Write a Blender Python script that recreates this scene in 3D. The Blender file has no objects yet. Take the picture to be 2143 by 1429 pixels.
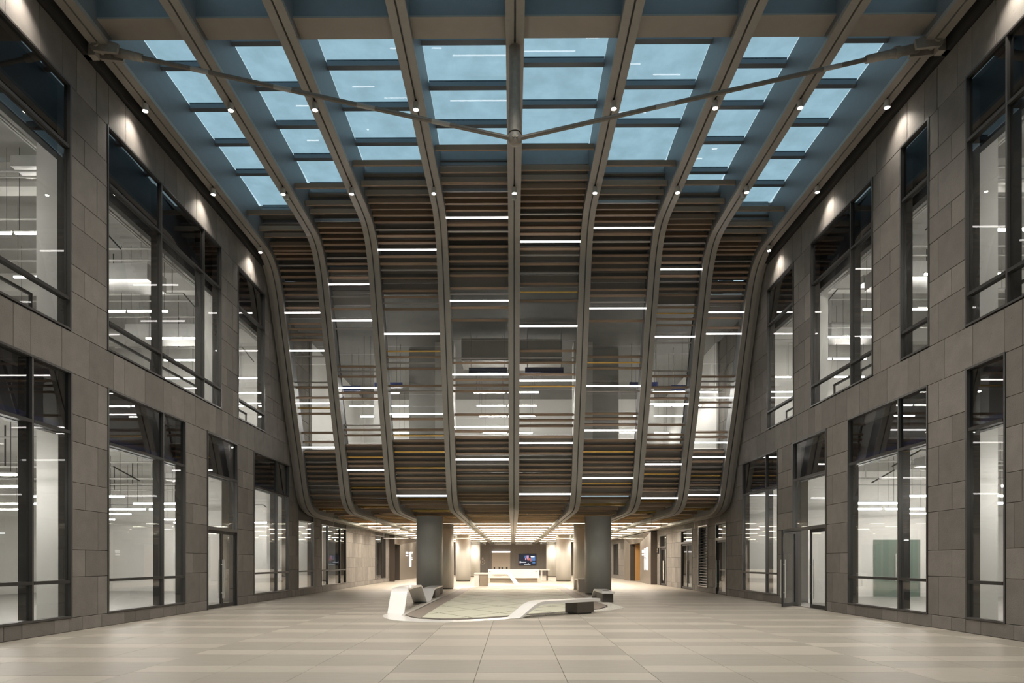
import bpy, bmesh, math, random
from mathutils import Vector, Matrix
random.seed(7)
S = bpy.context.scene
COL = S.collection
# ------------------------------------------------------------------ camera, world, exposure
F, PPX, HOR, EYE, YAW = 1430.0, 1062.7, 1176.0, 1.53, 0.0072
cd = bpy.data.cameras.new('camera'); cam = bpy.data.objects.new('camera', cd); COL.objects.link(cam)
cam.location = (0, 0, EYE); cam.rotation_euler = (math.pi/2, 0, YAW)
cd.sensor_width = 36; cd.lens = F/2143*36
cd.shift_x = (1071.5-PPX)/2143; cd.shift_y = (HOR-714.5)/2143
cd.clip_start = 0.1; cd.clip_end = 400
S.camera = cam
W = bpy.data.worlds.new('dusk_sky'); S.world = W; W.use_nodes = True
bg = W.node_tree.nodes['Background']
bg.inputs[0].default_value = (0.37, 0.515, 0.59, 1); bg.inputs[1].default_value = 1.3
S.view_settings.view_transform = 'Standard'; S.view_settings.look = 'None'
S.view_settings.gamma = 1; S.view_settings.use_curve_mapping = False
S.view_settings.exposure = 0.24
S.cycles.max_bounces = 10; S.cycles.transparent_max_bounces = 24; S.cycles.diffuse_bounces = 4
S.cycles.glossy_bounces = 4; S.cycles.caustics_reflective = False; S.cycles.caustics_refractive = False
S.cycles.sample_clamp_indirect = 4.0
SPOT_W, WALLSPOT_W, TUBE_L, LED_L, SOFFIT_L = 490.0, 200.0, 72.0, 8.0, 16.0

# ------------------------------------------------------------------ helpers
WL = {}
def wloc(o): return WL.get(o.name, Vector((0, 0, 0)))
def setp(o, label=None, cat=None, group=None, kind=None):
    if label: o['label'] = label
    if cat: o['category'] = cat
    if group: o['group'] = group
    if kind: o['kind'] = kind
    return o
def link(o, parent, origin):
    COL.objects.link(o); WL[o.name] = Vector(origin)
    if parent: o.parent = parent
    o.location = Vector(origin) - (wloc(parent) if parent else Vector((0, 0, 0)))
    return o
def thing(name, loc, label, cat, group=None):
    o = bpy.data.objects.new(name, None); o.empty_display_size = 0.2
    link(o, None, loc); return setp(o, label, cat, group)
class MB:
    def __init__(s): s.v = []; s.f = []; s.m = []; s.mi = 0
    def add(s, vs, fs):
        n = len(s.v); s.v += [tuple(p) for p in vs]
        s.f += [tuple(i+n for i in f) for f in fs]; s.m += [s.mi]*len(fs); return s
    def box(s, x0, x1, y0, y1, z0, z1):
        if x0 > x1: x0, x1 = x1, x0
        if y0 > y1: y0, y1 = y1, y0
        if z0 > z1: z0, z1 = z1, z0
        return s.add([(x0,y0,z0),(x1,y0,z0),(x1,y1,z0),(x0,y1,z0),(x0,y0,z1),(x1,y0,z1),(x1,y1,z1),(x0,y1,z1)],
                     [(0,3,2,1),(4,5,6,7),(0,1,5,4),(1,2,6,5),(2,3,7,6),(3,0,4,7)])
    def hexa(s, a, b):      # two quads (4 pts each) joined
        return s.add(list(a)+list(b), [(3,2,1,0),(4,5,6,7),(0,1,5,4),(1,2,6,5),(2,3,7,6),(3,0,4,7)])
    def slab(s, x0, x1, y0, y1, z0, z1, c=0.006):     # box with chamfered top edge
        s.add([(x0,y0,z0),(x1,y0,z0),(x1,y1,z0),(x0,y1,z0),(x0,y0,z1-c),(x1,y0,z1-c),(x1,y1,z1-c),(x0,y1,z1-c),
               (x0+c,y0+c,z1),(x1-c,y0+c,z1),(x1-c,y1-c,z1),(x0+c,y1-c,z1)],
              [(0,3,2,1),(8,9,10,11),(0,1,5,4),(1,2,6,5),(2,3,7,6),(3,0,4,7),(4,5,9,8),(5,6,10,9),(6,7,11,10),(7,4,8,11)]); return s
    def cyl(s, a, b, r, n=10, r2=None, cap=True):
        a = Vector(a); b = Vector(b); d = (b-a).normalized(); r2 = r if r2 is None else r2
        u = d.orthogonal().normalized(); w = d.cross(u)
        vs = []
        for p, rr in ((a, r), (b, r2)):
            for i in range(n):
                t = 2*math.pi*i/n; vs.append(p+u*math.cos(t)*rr+w*math.sin(t)*rr)
        fs = [(i, (i+1) % n, n+(i+1) % n, n+i) for i in range(n)]
        if cap: fs += [tuple(range(n-1, -1, -1)), tuple(range(n, 2*n))]
        return s.add(vs, fs)
    def lathe(s, c, prof, n=48):
        vs = []; fs = []
        for r, z in prof:
            for i in range(n):
                t = 2*math.pi*i/n; vs.append((c[0]+r*math.cos(t), c[1]+r*math.sin(t), c[2]+z))
        for k in range(len(prof)-1):
            for i in range(n):
                j = (i+1) % n; fs.append((k*n+i, k*n+j, (k+1)*n+j, (k+1)*n+i))
        fs.append(tuple(range(n-1, -1, -1))); fs.append(tuple((len(prof)-1)*n+i for i in range(n)))
        return s.add(vs, fs)
    def strip(s, pa):       # loft list of equal-length sections (closed loops)
        n = len(pa[0]); vs = [p for q in pa for p in q]; fs = []
        for k in range(len(pa)-1):
            for i in range(n):
                j = (i+1) % n; fs.append((k*n+i, (k+1)*n+i, (k+1)*n+j, k*n+j))
        fs.append(tuple(range(n))); fs.append(tuple((len(pa)-1)*n+i for i in range(n-1, -1, -1)))
        return s.add(vs, fs)
    def poly(s, pts, z0, z1):
        n = len(pts); vs = [(p[0],p[1],z0) for p in pts]+[(p[0],p[1],z1) for p in pts]
        fs = [tuple(range(n-1,-1,-1)), tuple(range(n,2*n))]+[(i,(i+1)%n,n+(i+1)%n,n+i) for i in range(n)]
        return s.add(vs, fs)
    def build(s, name, mats, parent=None, origin=None, smooth=False, **kw):
        if origin is None:
            xs = [p[0] for p in s.v]; ys = [p[1] for p in s.v]; zs = [p[2] for p in s.v]
            origin = ((min(xs)+max(xs))/2, (min(ys)+max(ys))/2, min(zs))
        ox, oy, oz = origin
        me = bpy.data.meshes.new(name); me.from_pydata([(x-ox,y-oy,z-oz) for x,y,z in s.v], [], s.f)
        if not isinstance(mats, (list, tuple)): mats = [mats]
        for m in mats: me.materials.append(m)
        if len(mats) > 1: me.polygons.foreach_set('material_index', s.m)
        if smooth: me.polygons.foreach_set('use_smooth', [True]*len(me.polygons))
        me.update()
        o = bpy.data.objects.new(name, me); link(o, parent, origin)
        return setp(o, **kw)
def boxo(name, x0, x1, y0, y1, z0, z1, mat, parent=None, **kw):
    return MB().box(x0,x1,y0,y1,z0,z1).build(name, mat, parent, **kw)
def inst(src, name, origin, parent=None):
    o = bpy.data.objects.new(name, src.data); return link(o, parent, origin)
def fix_normals(o):
    bm = bmesh.new(); bm.from_mesh(o.data); bmesh.ops.recalc_face_normals(bm, faces=bm.faces); bm.to_mesh(o.data); bm.free()
def fl(x, y):               # photo pixel on the floor -> ground point (used to measure)
    d = F*EYE/(y-HOR); lx = (x-PPX)*d/F; return (lx*math.cos(YAW)-d*math.sin(YAW), d*math.cos(YAW)+lx*math.sin(YAW))
def Yat(x, X): return (F*X+(x-PPX)*YAW*X)/((x-PPX)-F*YAW)
ORD = ['zeroth','first','second','third','fourth','fifth','sixth','seventh','eighth','ninth','tenth','eleventh','twelfth','thirteenth','fourteenth']

# ------------------------------------------------------------------ materials
def mat(name, col=(.5,.5,.5), rough=.5, metal=0.0, spec=.5, noise=0.0, nscale=5.0, objvar=0.0, bump=0.0, bscale=60.0, stretch=None, pits=0.0, coat=0.0):
    m = bpy.data.materials.new(name); m.use_nodes = True; nt = m.node_tree; N = nt.nodes; L = nt.links
    b = N['Principled BSDF']; b.inputs['Roughness'].default_value = rough; b.inputs['Metallic'].default_value = metal
    b.inputs['Specular IOR Level'].default_value = spec; b.inputs['Coat Weight'].default_value = coat
    b.inputs['Base Color'].default_value = (*col, 1)
    if noise or objvar or bump or pits:
        g = N.new('ShaderNodeNewGeometry'); vec = g.outputs['Position']
        if stretch:
            mp = N.new('ShaderNodeVectorMath'); mp.operation = 'MULTIPLY'; mp.inputs[1].default_value = stretch; L.new(vec, mp.inputs[0]); vec = mp.outputs[0]
        rnd = N.new('ShaderNodeObjectInfo')
        ad = N.new('ShaderNodeVectorMath'); ad.operation = 'ADD'; L.new(vec, ad.inputs[0])
        sc = N.new('ShaderNodeMath'); sc.operation = 'MULTIPLY'; sc.inputs[1].default_value = 37.0; L.new(rnd.outputs['Random'], sc.inputs[0]); L.new(sc.outputs[0], ad.inputs[1])
        vec = ad.outputs[0]
        no = N.new('ShaderNodeTexNoise'); no.inputs['Scale'].default_value = nscale; no.inputs['Detail'].default_value = 5; L.new(vec, no.inputs['Vector'])
        ma = N.new('ShaderNodeMath'); ma.operation = 'MULTIPLY_ADD'; ma.inputs[1].default_value = 2*noise; ma.inputs[2].default_value = 1-noise; L.new(no.outputs['Fac'], ma.inputs[0])
        mb = N.new('ShaderNodeMath'); mb.operation = 'MULTIPLY_ADD'; mb.inputs[1].default_value = 2*objvar; mb.inputs[2].default_value = 1-objvar; L.new(rnd.outputs['Random'], mb.inputs[0])
        mc = N.new('ShaderNodeMath'); mc.operation = 'MULTIPLY'; L.new(ma.outputs[0], mc.inputs[0]); L.new(mb.outputs[0], mc.inputs[1])
        val = mc.outputs[0]; h = no.outputs['Fac']
        if pits:
            vo = N.new('ShaderNodeTexVoronoi'); vo.inputs['Scale'].default_value = 26; L.new(vec, vo.inputs['Vector'])
            n2 = N.new('ShaderNodeTexNoise'); n2.inputs['Scale'].default_value = 2.2; L.new(vec, n2.inputs['Vector'])
            cr = N.new('ShaderNodeMapRange'); cr.inputs[1].default_value = .06; cr.inputs[2].default_value = .16; cr.inputs[3].default_value = 0; cr.inputs[4].default_value = 1; L.new(vo.outputs['Distance'], cr.inputs[0])
            gt = N.new('ShaderNodeMapRange'); gt.inputs[1].default_value = .52; gt.inputs[2].default_value = .62; L.new(n2.outputs['Fac'], gt.inputs[0])
            iv = N.new('ShaderNodeMath'); iv.operation = 'SUBTRACT'; iv.inputs[0].default_value = 1; L.new(cr.outputs[0], iv.inputs[1])
            pm = N.new('ShaderNodeMath'); pm.operation = 'MULTIPLY'; L.new(iv.outputs[0], pm.inputs[0]); L.new(gt.outputs[0], pm.inputs[1])
            pd = N.new('ShaderNodeMath'); pd.operation = 'MULTIPLY_ADD'; pd.inputs[1].default_value = -pits; pd.inputs[2].default_value = 1; L.new(pm.outputs[0], pd.inputs[0])
            me = N.new('ShaderNodeMath'); me.operation = 'MULTIPLY'; L.new(val, me.inputs[0]); L.new(pd.outputs[0], me.inputs[1]); val = me.outputs[0]
        vm = N.new('ShaderNodeVectorMath'); vm.operation = 'SCALE'; vm.inputs[0].default_value = col; L.new(val, vm.inputs['Scale'])
        L.new(vm.outputs[0], b.inputs['Base Color'])
        if bump:
            bn = N.new('ShaderNodeTexNoise'); bn.inputs['Scale'].default_value = bscale; bn.inputs['Detail'].default_value = 3; L.new(vec, bn.inputs['Vector'])
            bp = N.new('ShaderNodeBump'); bp.inputs['Strength'].default_value = bump; bp.inputs['Distance'].default_value = .01; L.new(bn.outputs['Fac'], bp.inputs['Height']); L.new(bp.outputs[0], b.inputs['Normal'])
    return m
def emit(name, col, st):
    m = bpy.data.materials.new(name); m.use_nodes = True; b = m.node_tree.nodes['Principled BSDF']
    b.inputs['Base Color'].default_value = (.8,.8,.8,1); b.inputs['Emission Color'].default_value = (*col,1); b.inputs['Emission Strength'].default_value = st
    return m
def glassm(name, tint=(.85,.88,.87), refl=1.0, dirt=0.0, rough=0.0, ior=1.5, haze=0.0):
    m = bpy.data.materials.new(name); m.use_nodes = True; nt = m.node_tree; N = nt.nodes; L = nt.links
    N.remove(N['Principled BSDF']); out = N['Material Output']
    tr = N.new('ShaderNodeBsdfTransparent'); tr.inputs[0].default_value = (*tint,1)
    gl = N.new('ShaderNodeBsdfGlossy'); gl.inputs['Roughness'].default_value = rough
    fr = N.new('ShaderNodeFresnel'); fr.inputs['IOR'].default_value = ior
    mu = N.new('ShaderNodeMath'); mu.operation = 'MULTIPLY'; mu.inputs[1].default_value = refl; mu.use_clamp = True; L.new(fr.outputs[0], mu.inputs[0])
    gb = N.new('ShaderNodeNewGeometry'); nb = N.new('ShaderNodeMath'); nb.operation = 'SUBTRACT'; nb.inputs[0].default_value = 1; L.new(gb.outputs['Backfacing'], nb.inputs[1]); m0 = N.new('ShaderNodeMath'); m0.operation = 'MULTIPLY'; L.new(mu.outputs[0], m0.inputs[0]); L.new(nb.outputs[0], m0.inputs[1]); mu = m0
    mx = N.new('ShaderNodeMixShader'); L.new(mu.outputs[0], mx.inputs[0]); L.new(gl.outputs[0], mx.inputs[2])
    if dirt:
        no = N.new('ShaderNodeTexNoise'); no.inputs['Scale'].default_value = 1.6; no.inputs['Detail'].default_value = 6
        g = N.new('ShaderNodeNewGeometry'); L.new(g.outputs['Position'], no.inputs['Vector'])
        mr = N.new('ShaderNodeMapRange'); mr.inputs[1].default_value = .3; mr.inputs[2].default_value = .7; mr.inputs[3].default_value = 1-dirt; mr.inputs[4].default_value = 1; L.new(no.outputs['Fac'], mr.inputs[0])
        sc = N.new('ShaderNodeVectorMath'); sc.operation = 'SCALE'; sc.inputs[0].default_value = tint; L.new(mr.outputs[0], sc.inputs['Scale']); L.new(sc.outputs[0], tr.inputs[0])
    src = tr.outputs[0]
    if haze:
        df = N.new('ShaderNodeBsdfTranslucent'); df.inputs[0].default_value = (.8,.85,.85,1)
        m2 = N.new('ShaderNodeMixShader'); m2.inputs[0].default_value = haze; L.new(src, m2.inputs[1]); L.new(df.outputs[0], m2.inputs[2]); src = m2.outputs[0]
    L.new(src, mx.inputs[1]); L.new(mx.outputs[0], out.inputs[0])
    return m
M = {}
M['stone'] = mat('basalt_stone', (.195,.178,.160), .75, noise=.22, nscale=3.0, objvar=.16, bump=.5, bscale=45, pits=.9, spec=.3)
M['stonedark'] = mat('stone_joint', (.11,.10,.09), .8)
M['tile_l'] = mat('light_floor_tile', (.385,.345,.288), .45, noise=.10, nscale=2.5, objvar=.05, stretch=(1,6,1), spec=.45)
M['tile_d'] = mat('dark_floor_tile', (.308,.277,.232), .45, noise=.13, nscale=2.5, objvar=.05, stretch=(1,6,1), spec=.45)
M['grout'] = mat('floor_grout', (.17,.15,.13), .8)
M['rib'] = mat('rib_metal', (.37,.345,.31), .5, metal=.25, noise=.08, nscale=8)
M['ribside'] = mat('rib_side_metal', (.205,.21,.215), .45, metal=.3, noise=.08, nscale=5)
M['beam'] = mat('beam_metal', (.36,.32,.275), .5, metal=.2, noise=.08, nscale=3)
M['bar'] = mat('glazing_bar_metal', (.16,.18,.20), .45, metal=.5)
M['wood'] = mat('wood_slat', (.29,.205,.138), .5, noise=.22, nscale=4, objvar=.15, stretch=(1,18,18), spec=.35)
M['woodlit'] = mat('lit_lobby_wood_slat', (.66,.475,.30), .5, noise=.2, nscale=4, stretch=(1,18,18), objvar=.12)  # paler copy of the wood, glow of the strips put into the colour
M['grey'] = mat('grey_metal_slat', (.36,.34,.32), .35, metal=.6)
M['brass'] = mat('brass_slat', (.80,.52,.16), .22, metal=1.0, noise=.2, nscale=3)
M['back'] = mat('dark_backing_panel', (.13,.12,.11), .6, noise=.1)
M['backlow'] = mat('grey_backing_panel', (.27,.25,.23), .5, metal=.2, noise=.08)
M['dark'] = mat('dark_frame_metal', (.035,.033,.031), .5, spec=.3)
M['frame'] = mat('window_frame_metal', (.085,.08,.076), .4, metal=.4)
M['steel'] = mat('brushed_steel', (.68,.66,.62), .45, metal=.2, noise=.06, nscale=3, stretch=(30,30,.3))
M['cast'] = mat('cast_steel', (.42,.385,.34), .6, metal=.3, noise=.3, nscale=9, bump=.3)
M['rod'] = mat('tie_rod_steel', (.26,.235,.205), .55, metal=.4, noise=.2, nscale=12)
M['white'] = mat('white_paint', (.80,.785,.755), .6, noise=.03, nscale=1)
M['ceil'] = mat('grey_ceiling_paint', (.40,.39,.375), .7, noise=.12, nscale=2)
M['gceil'] = mat('dark_gallery_ceiling', (.20,.195,.185), .7, noise=.15, nscale=2)
M['rfloor'] = mat('grey_screed_floor', (.38,.365,.345), .35, noise=.12, nscale=1.2)
M['pipe'] = mat('pipe_paint', (.5,.49,.47), .5, noise=.1)
M['foil'] = mat('foil_duct', (.75,.75,.74), .3, metal=.6, bump=1.0, bscale=6, noise=.1)
M['wrap'] = mat('pale_wrap_sheet', (.62,.60,.57), .6, noise=.15, nscale=2.5, bump=1.0, bscale=4, stretch=(1,1,.3))
M['bulk'] = mat('dark_spandrel_panel', (.085,.083,.085), .5)
M['solid'] = mat('white_solid_surface', (.80,.775,.74), .28, coat=.3)
M['taupe'] = mat('taupe_band_stone', (.27,.225,.185), .5, noise=.1)
M['boxdark'] = mat('dark_bench_base', (.075,.062,.05), .5)
M['pebble'] = mat('pebble_stone', (.55,.51,.45), .7, noise=.3, nscale=30)
M['fglass'] = mat('pale_floor_glass', (.55,.54,.43), .5, spec=.25, noise=.05, nscale=1)
M['portal'] = mat('portal_metal', (.25,.215,.18), .4, metal=.6, noise=.06, stretch=(1,1,.2))
M['portaldark'] = mat('portal_door_metal', (.12,.10,.085), .35, metal=.6)
M['orange'] = mat('orange_wood_lining', (.50,.27,.09), .5, noise=.15, stretch=(4,4,.6))
M['wallpan'] = mat('far_wall_panel', (.20,.18,.16), .5, noise=.25, nscale=3, stretch=(6,6,.15))
M['beige'] = mat('beige_panel', (.52,.45,.37), .5)
M['doorback'] = mat('green_grey_room_beyond', (.24,.275,.245), .6)
M['film'] = mat('blue_protective_film', (.035,.05,.14), .35)
M['black'] = mat('black_plastic', (.012,.012,.014), .3)
M['deskbase'] = mat('taupe_desk_base', (.33,.28,.22), .4, metal=.2)
M['glass'] = glassm('window_glass', (.86,.87,.86), 1.0)
M['dglass'] = glassm('spandrel_glass', (.72,.72,.74), 2.0)
M['sky'] = glassm('skylight_glass', (.78,.84,.86), .7, dirt=.10)
M['cglass'] = glassm('draft_curtain_glass', (.90,.92,.90), 1.0)
M['ggreen'] = glassm('green_door_glass', (.95,.975,.962), 1.0)
M['tube'] = emit('tube_light', (1,.96,.90), TUBE_L)
M['led'] = emit('led_strip', (1,.95,.92), LED_L)
M['soff'] = emit('soffit_led', (1,.90,.75), SOFFIT_L)
M['lens'] = emit('lamp_lens', (1,.93,.82), 40)
M['sign'] = emit('lit_sign', (1,.97,.95), 2.2)
M['bodyw'] = mat('lamp_body_white', (.62,.60,.56), .5)
# ------------------------------------------------------------------ facade geometry
X0 = 0.05
RIBX = [X0+v for v in (-9.38,-7.2,-5.06,-2.5,0,2.5,5.06,7.2,9.38)]
BASE = [(24.9,13.2),(25.6,13.18),(26.0,13.08),(26.35,12.9),(26.65,12.62),(26.9,12.25),(27.1,11.85),(27.33,11.3),(27.65,10.6),(28.0,9.8),(28.35,8.95),(28.7,8.1),(29.08,7.25),(29.4,6.6),(29.77,5.85),(30.05,5.2),(30.32,4.65),(30.62,4.22),(30.97,3.95),(31.4,3.79),(31.95,3.69),(32.6,3.66)]
def catmull(P, k=3):
    out = []
    for i in range(len(P)-1):
        p0 = P[max(i-1,0)]; p1 = P[i]; p2 = P[i+1]; p3 = P[min(i+2,len(P)-1)]
        for j in range(k):
            t = j/k
            out.append(tuple(.5*((2*p1[c])+(-p0[c]+p2[c])*t+(2*p0[c]-5*p1[c]+4*p2[c]-p3[c])*t*t+(-p0[c]+3*p1[c]-3*p2[c]+p3[c])*t**3) for c in (0,1)))
    out.append(P[-1]); return out
CUR = catmull(BASE)
SL = [0.0]
for i in range(1, len(CUR)): SL.append(SL[-1]+math.dist(CUR[i], CUR[i-1]))
SEND = SL[-1]
def base(s):
    if s <= 0: return (CUR[0][0]+s, CUR[0][1]), (0.0, 1.0)
    if s >= SEND: return (CUR[-1][0]+s-SEND, CUR[-1][1]), (0.0, 1.0)
    for i in range(1, len(SL)):
        if s <= SL[i]: break
    t = (s-SL[i-1])/(SL[i]-SL[i-1]); a, b = CUR[i-1], CUR[i]
    def tan(k):
        p = CUR[max(k-1,0)]; q = CUR[min(k+1,len(CUR)-1)]; l = math.dist(p,q); return ((q[0]-p[0])/l, (q[1]-p[1])/l)
    t0 = tan(i-1); t1 = tan(i); ty = t0[0]*(1-t)+t1[0]*t; tz = t0[1]*(1-t)+t1[1]*t; l = math.hypot(ty,tz)
    return (a[0]+(b[0]-a[0])*t, a[1]+(b[1]-a[1])*t), (-tz/l, ty/l)
DLT = [0, -1.4, -2.4, -3.1, -3.2, -3.1, -2.4, -1.4, 0]
def DEL(X):
    if X <= RIBX[0] or X >= RIBX[-1]: return 0.0
    for i in range(8):
        if X <= RIBX[i+1]: t = (X-RIBX[i])/(RIBX[i+1]-RIBX[i]); return DLT[i]*(1-t)+DLT[i+1]*t
def pt(X, s, off=0.0):
    (y, z), (ny, nz) = base(s); return Vector((X, y+DEL(X)+ny*off, z+nz*off))
def imgy(p):
    d = p[1]*math.cos(YAW)-p[0]*math.sin(YAW); return HOR-F*(p[2]-EYE)/d
def bayp(k, u, s, off):     # point on bay k (each bay is straight across, stepped at the ribs), u in 0..1
    (y, z), (ny, nz) = base(s); d = DLT[k] if k < 4 else DLT[k+1]
    return Vector((RIBX[k]+(RIBX[k+1]-RIBX[k])*u, y+d+ny*off, z+nz*off))
def s_at(k, y, off):
    lo, hi = -14.0, SEND+30
    for _ in range(40):
        m = (lo+hi)/2
        if imgy(bayp(k, .5, m, off)) < y: lo = m
        else: hi = m
    return lo
XL, XR = -9.72, 9.82
YN, YF = 2.0, 80.0          # near and far ends of the built hall
ZTOP = 13.0
# ------------------------------------------------------------------ openings: (y0,y1,z0,z1)
def ya(side, *xs): X = XL if side < 0 else XR; return sorted(Yat(x, X) for x in xs)
LZ0, LZ1, LT, LR = .30, 5.72, 4.38, 1.10
UZ0, UZ1, UT, UR = 6.62, 12.03, 10.62, 7.30
WIN = []   # side, y0,y1,z0,z1,mullion ys, transom zs, label, dark top?
def w(side, xa, xb, mx, z0, z1, tz, label, dark=True):
    y0, y1 = ya(side, xa, xb); WIN.append((side, y0, y1, z0, z1, [Yat(x, XL if side < 0 else XR) for x in mx], tz, label, dark))
yl = Yat(150, XL); WIN.append((-1, 9.6, yl, LZ0, LZ1, [Yat(68, XL)], [LR, LT], 'ground-floor window nearest the camera on the left wall', True))
w(-1, 225, 388, [342], LZ0, LZ1, [LR, LT], 'wide ground-floor window on the left wall, left of the closed glass doors')
w(-1, 531, 604, [580], LZ0, LZ1, [LR, LT], 'ground-floor window on the left wall, right of the closed glass doors')
w(-1, 624, 656, [], LZ0, 3.46, [LR], 'narrow low window on the left wall under the curved rib end', False)
w(-1, 672.5, 724, [686.5, 712.5], LZ0, 3.46, [LR], 'three-light low window on the left lobby wall', False)
w(-1, 785, 807, [801], LZ0, 3.46, [], 'frosted-looking low window on the left lobby wall beside the metal portal', False)
yl = Yat(148, XL); WIN.append((-1, 9.6, yl, UZ0, UZ1, [10.9], [UR, UT], 'upper window nearest the camera on the left wall', True))
w(-1, 224, 463, [338, 427], UZ0, UZ1, [UR, UT], 'wide three-light upper window on the left wall')
w(-1, 498, 554, [], UZ0, UZ1, [UR, UT], 'narrow upper window on the left wall beside the curved rib')
WIN.append((1, Yat(2105, XR), Yat(2022, XR), LZ0, LZ1, [], [LR, LT], 'narrow ground-floor window nearest the camera on the right wall', True))
w(1, 1774.7, 1942, [1880], LZ0, LZ1, [LR, LT], 'wide ground-floor window on the right wall, right of the open doors')
w(1, 1554, 1628, [1602.7], LZ0, LZ1, [LR, LT], 'ground-floor window on the right wall, left of the open doors')
WIN.append((1, 9.6, Yat(2021, XR), UZ0, UZ1, [Yat(2107, XR)], [UR, UT], 'upper window nearest the camera on the right wall', True))
w(1, 1885, 1945, [], UZ0, UZ1, [UR, UT], 'narrow upper window on the right wall between two stone piers')
w(1, 1697, 1827, [1780], UZ0, UZ1, [UR, UT], 'wide two-light upper window on the right wall')
w(1, 1605.7, 1661, [], UZ0, UZ1, [UR, UT], 'narrow upper window on the right wall beside the curved rib')
w(1, 1284, 1294.4, [], LZ0, 3.3, [], 'far low window on the right lobby wall beyond the metal portal', False)
# doors: side,y0,y1,ztop,zhead,(open?)
DOORS = []
def dr(side, xa, xb, z1, zh, label, state, dk=True): y0, y1 = ya(side, xa, xb); DOORS.append((side, y0, y1, z1, zh, label, state, dk))
dr(-1, 433, 497, LZ1, 2.62, 'closed dark-framed double glass doors with long bar handles on the left wall', 'closed')
dr(1, 1659, 1729.7, LZ1, 2.66, 'double glass doors on the right wall with the far leaf swung open', 'open')
dr(1, 1498, 1520, 3.40, 2.62, 'single glass door on the right wall beside the louvre', 'single', False)
dr(1, 1425.6, 1449, 3.40, 2.62, 'closed double glass doors on the right lobby wall left of the louvre', 'closed', False)
dr(1, 1381.5, 1395, 3.30, 2.5, 'farthest glass doors on the right lobby wall, right of the black sign', 'closed', False)
LOUV = (1, Yat(1481, XR), Yat(1462, XR), .25, 3.42)
PORT = {-1: (53.8, 67.0), 1: (46.6, 57.6)}
OPEN = {-1: [], 1: []}
for s_, y0, y1, z0, z1, *_ in WIN: OPEN[s_].append((y0, y1, z0, z1))
for s_, y0, y1, z1, *_ in DOORS: OPEN[s_].append((y0, y1, 0.0, z1))
OPEN[1].append(LOUV[1:])
for s_ in (-1, 1): OPEN[s_].append((PORT[s_][0]+.4, PORT[s_][1]-.4, 0.0, 3.3))

# ------------------------------------------------------------------ floor with separate tiles
floor = MB().box(XL-14.5, XR+14.5, -2, YF+.5, -.30, -.012).build('floor', M['grout'], kind='structure', label='pale stone paved atrium and lobby floor in banded tiles', cat='floor')
OUT = [fl(*p) for p in ((800,1290),(806,1294.5),(820,1298),(845,1300.5),(880,1302.3),(930,1303),(980,1301.5),(1030,1299),(1064,1295.5),(1110,1292),(1160,1287.5),(1207,1282.5),(1270,1277.5),(1308,1272.5),(1296,1268),(1270,1259),(1226,1244),(1183,1222.6),(1120,1221.5),(1060,1222),(1000,1225),(960,1227.5),(905,1252),(850,1277),(812,1284))]
def inside(p, P):
    c = False
    for i in range(len(P)):
        a, b = P[i], P[i-1]
        if (a[1] > p[1]) != (b[1] > p[1]) and p[0] < (b[0]-a[0])*(p[1]-a[1])/(b[1]-a[1])+a[0]: c = not c
    return c
def clipy(Pg, x0, x1, y0, y1):    # does rectangle touch the pool of the feature?
    pts = [((x0*(4-i)+x1*i)/4, (y0*(4-j)+y1*j)/4) for i in range(5) for j in range(5)]
    n = sum(inside(p, Pg) for p in pts); return n, len(pts)
tiles = []
xs0 = 0.10-1.2*8.5
for c in range(18):
    x0 = max(xs0+1.2*c, XL); x1 = min(xs0+1.2*(c+1), XR)
    if x1-x0 < .1: continue
    g = (c-7)//3 if c < 7 or c > 9 else 0
    offs = {-3:.3,-2:.9,-1:0,0:-.6,1:0.06,2:1.1,3:.5}.get(g, 0)
    y = 2.27+offs; i = 0
    while y < YF:
        hl = .6 if not (g == 0 and i % 4 == 2) else 1.2
        hd = 1.2 if not (g == 0 and i % 4 == 2) else .6
        if (i*7+g*3) % 11 == 5: hl = 1.2; hd = .6
        for h, mm in ((hl, 'tile_l'), (hd, 'tile_d')):
            ya_, yb_ = y, min(y+h, YF); y += h
            if yb_ <= ya_+.05: continue
            n, t = clipy(OUT, x0, x1, ya_, yb_)
            if n == t: continue
            tiles.append((x0, x1, ya_, yb_, mm, n > 0))
        i += 1
def tile_mb(mb, t):
    x0, x1, y0, y1, mm, cut = t; g = .003
    mb.slab(x0+g, x1-g, y0+g, y1-g, -.02, 0.0, .003)
tiles.sort(key=lambda t: t[2]); vis = [t for t in tiles if t[3] > 8.3 and abs((t[0]+t[1])/2) < .8*t[3]+1]
ind = vis[:290]; rest = {'tile_l': MB(), 'tile_d': MB()}
for t in tiles:
    if t in ind: continue
    tile_mb(rest[t[4]], t)
for t in ind: mb = MB(); tile_mb(mb, t); mb.build('floor_tile', M[t[4]], floor)
rest['tile_l'].build('floor_tiling', M['tile_l'], floor, kind='stuff'); rest['tile_d'].build('floor_tiling', M['tile_d'], floor, kind='stuff')

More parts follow.
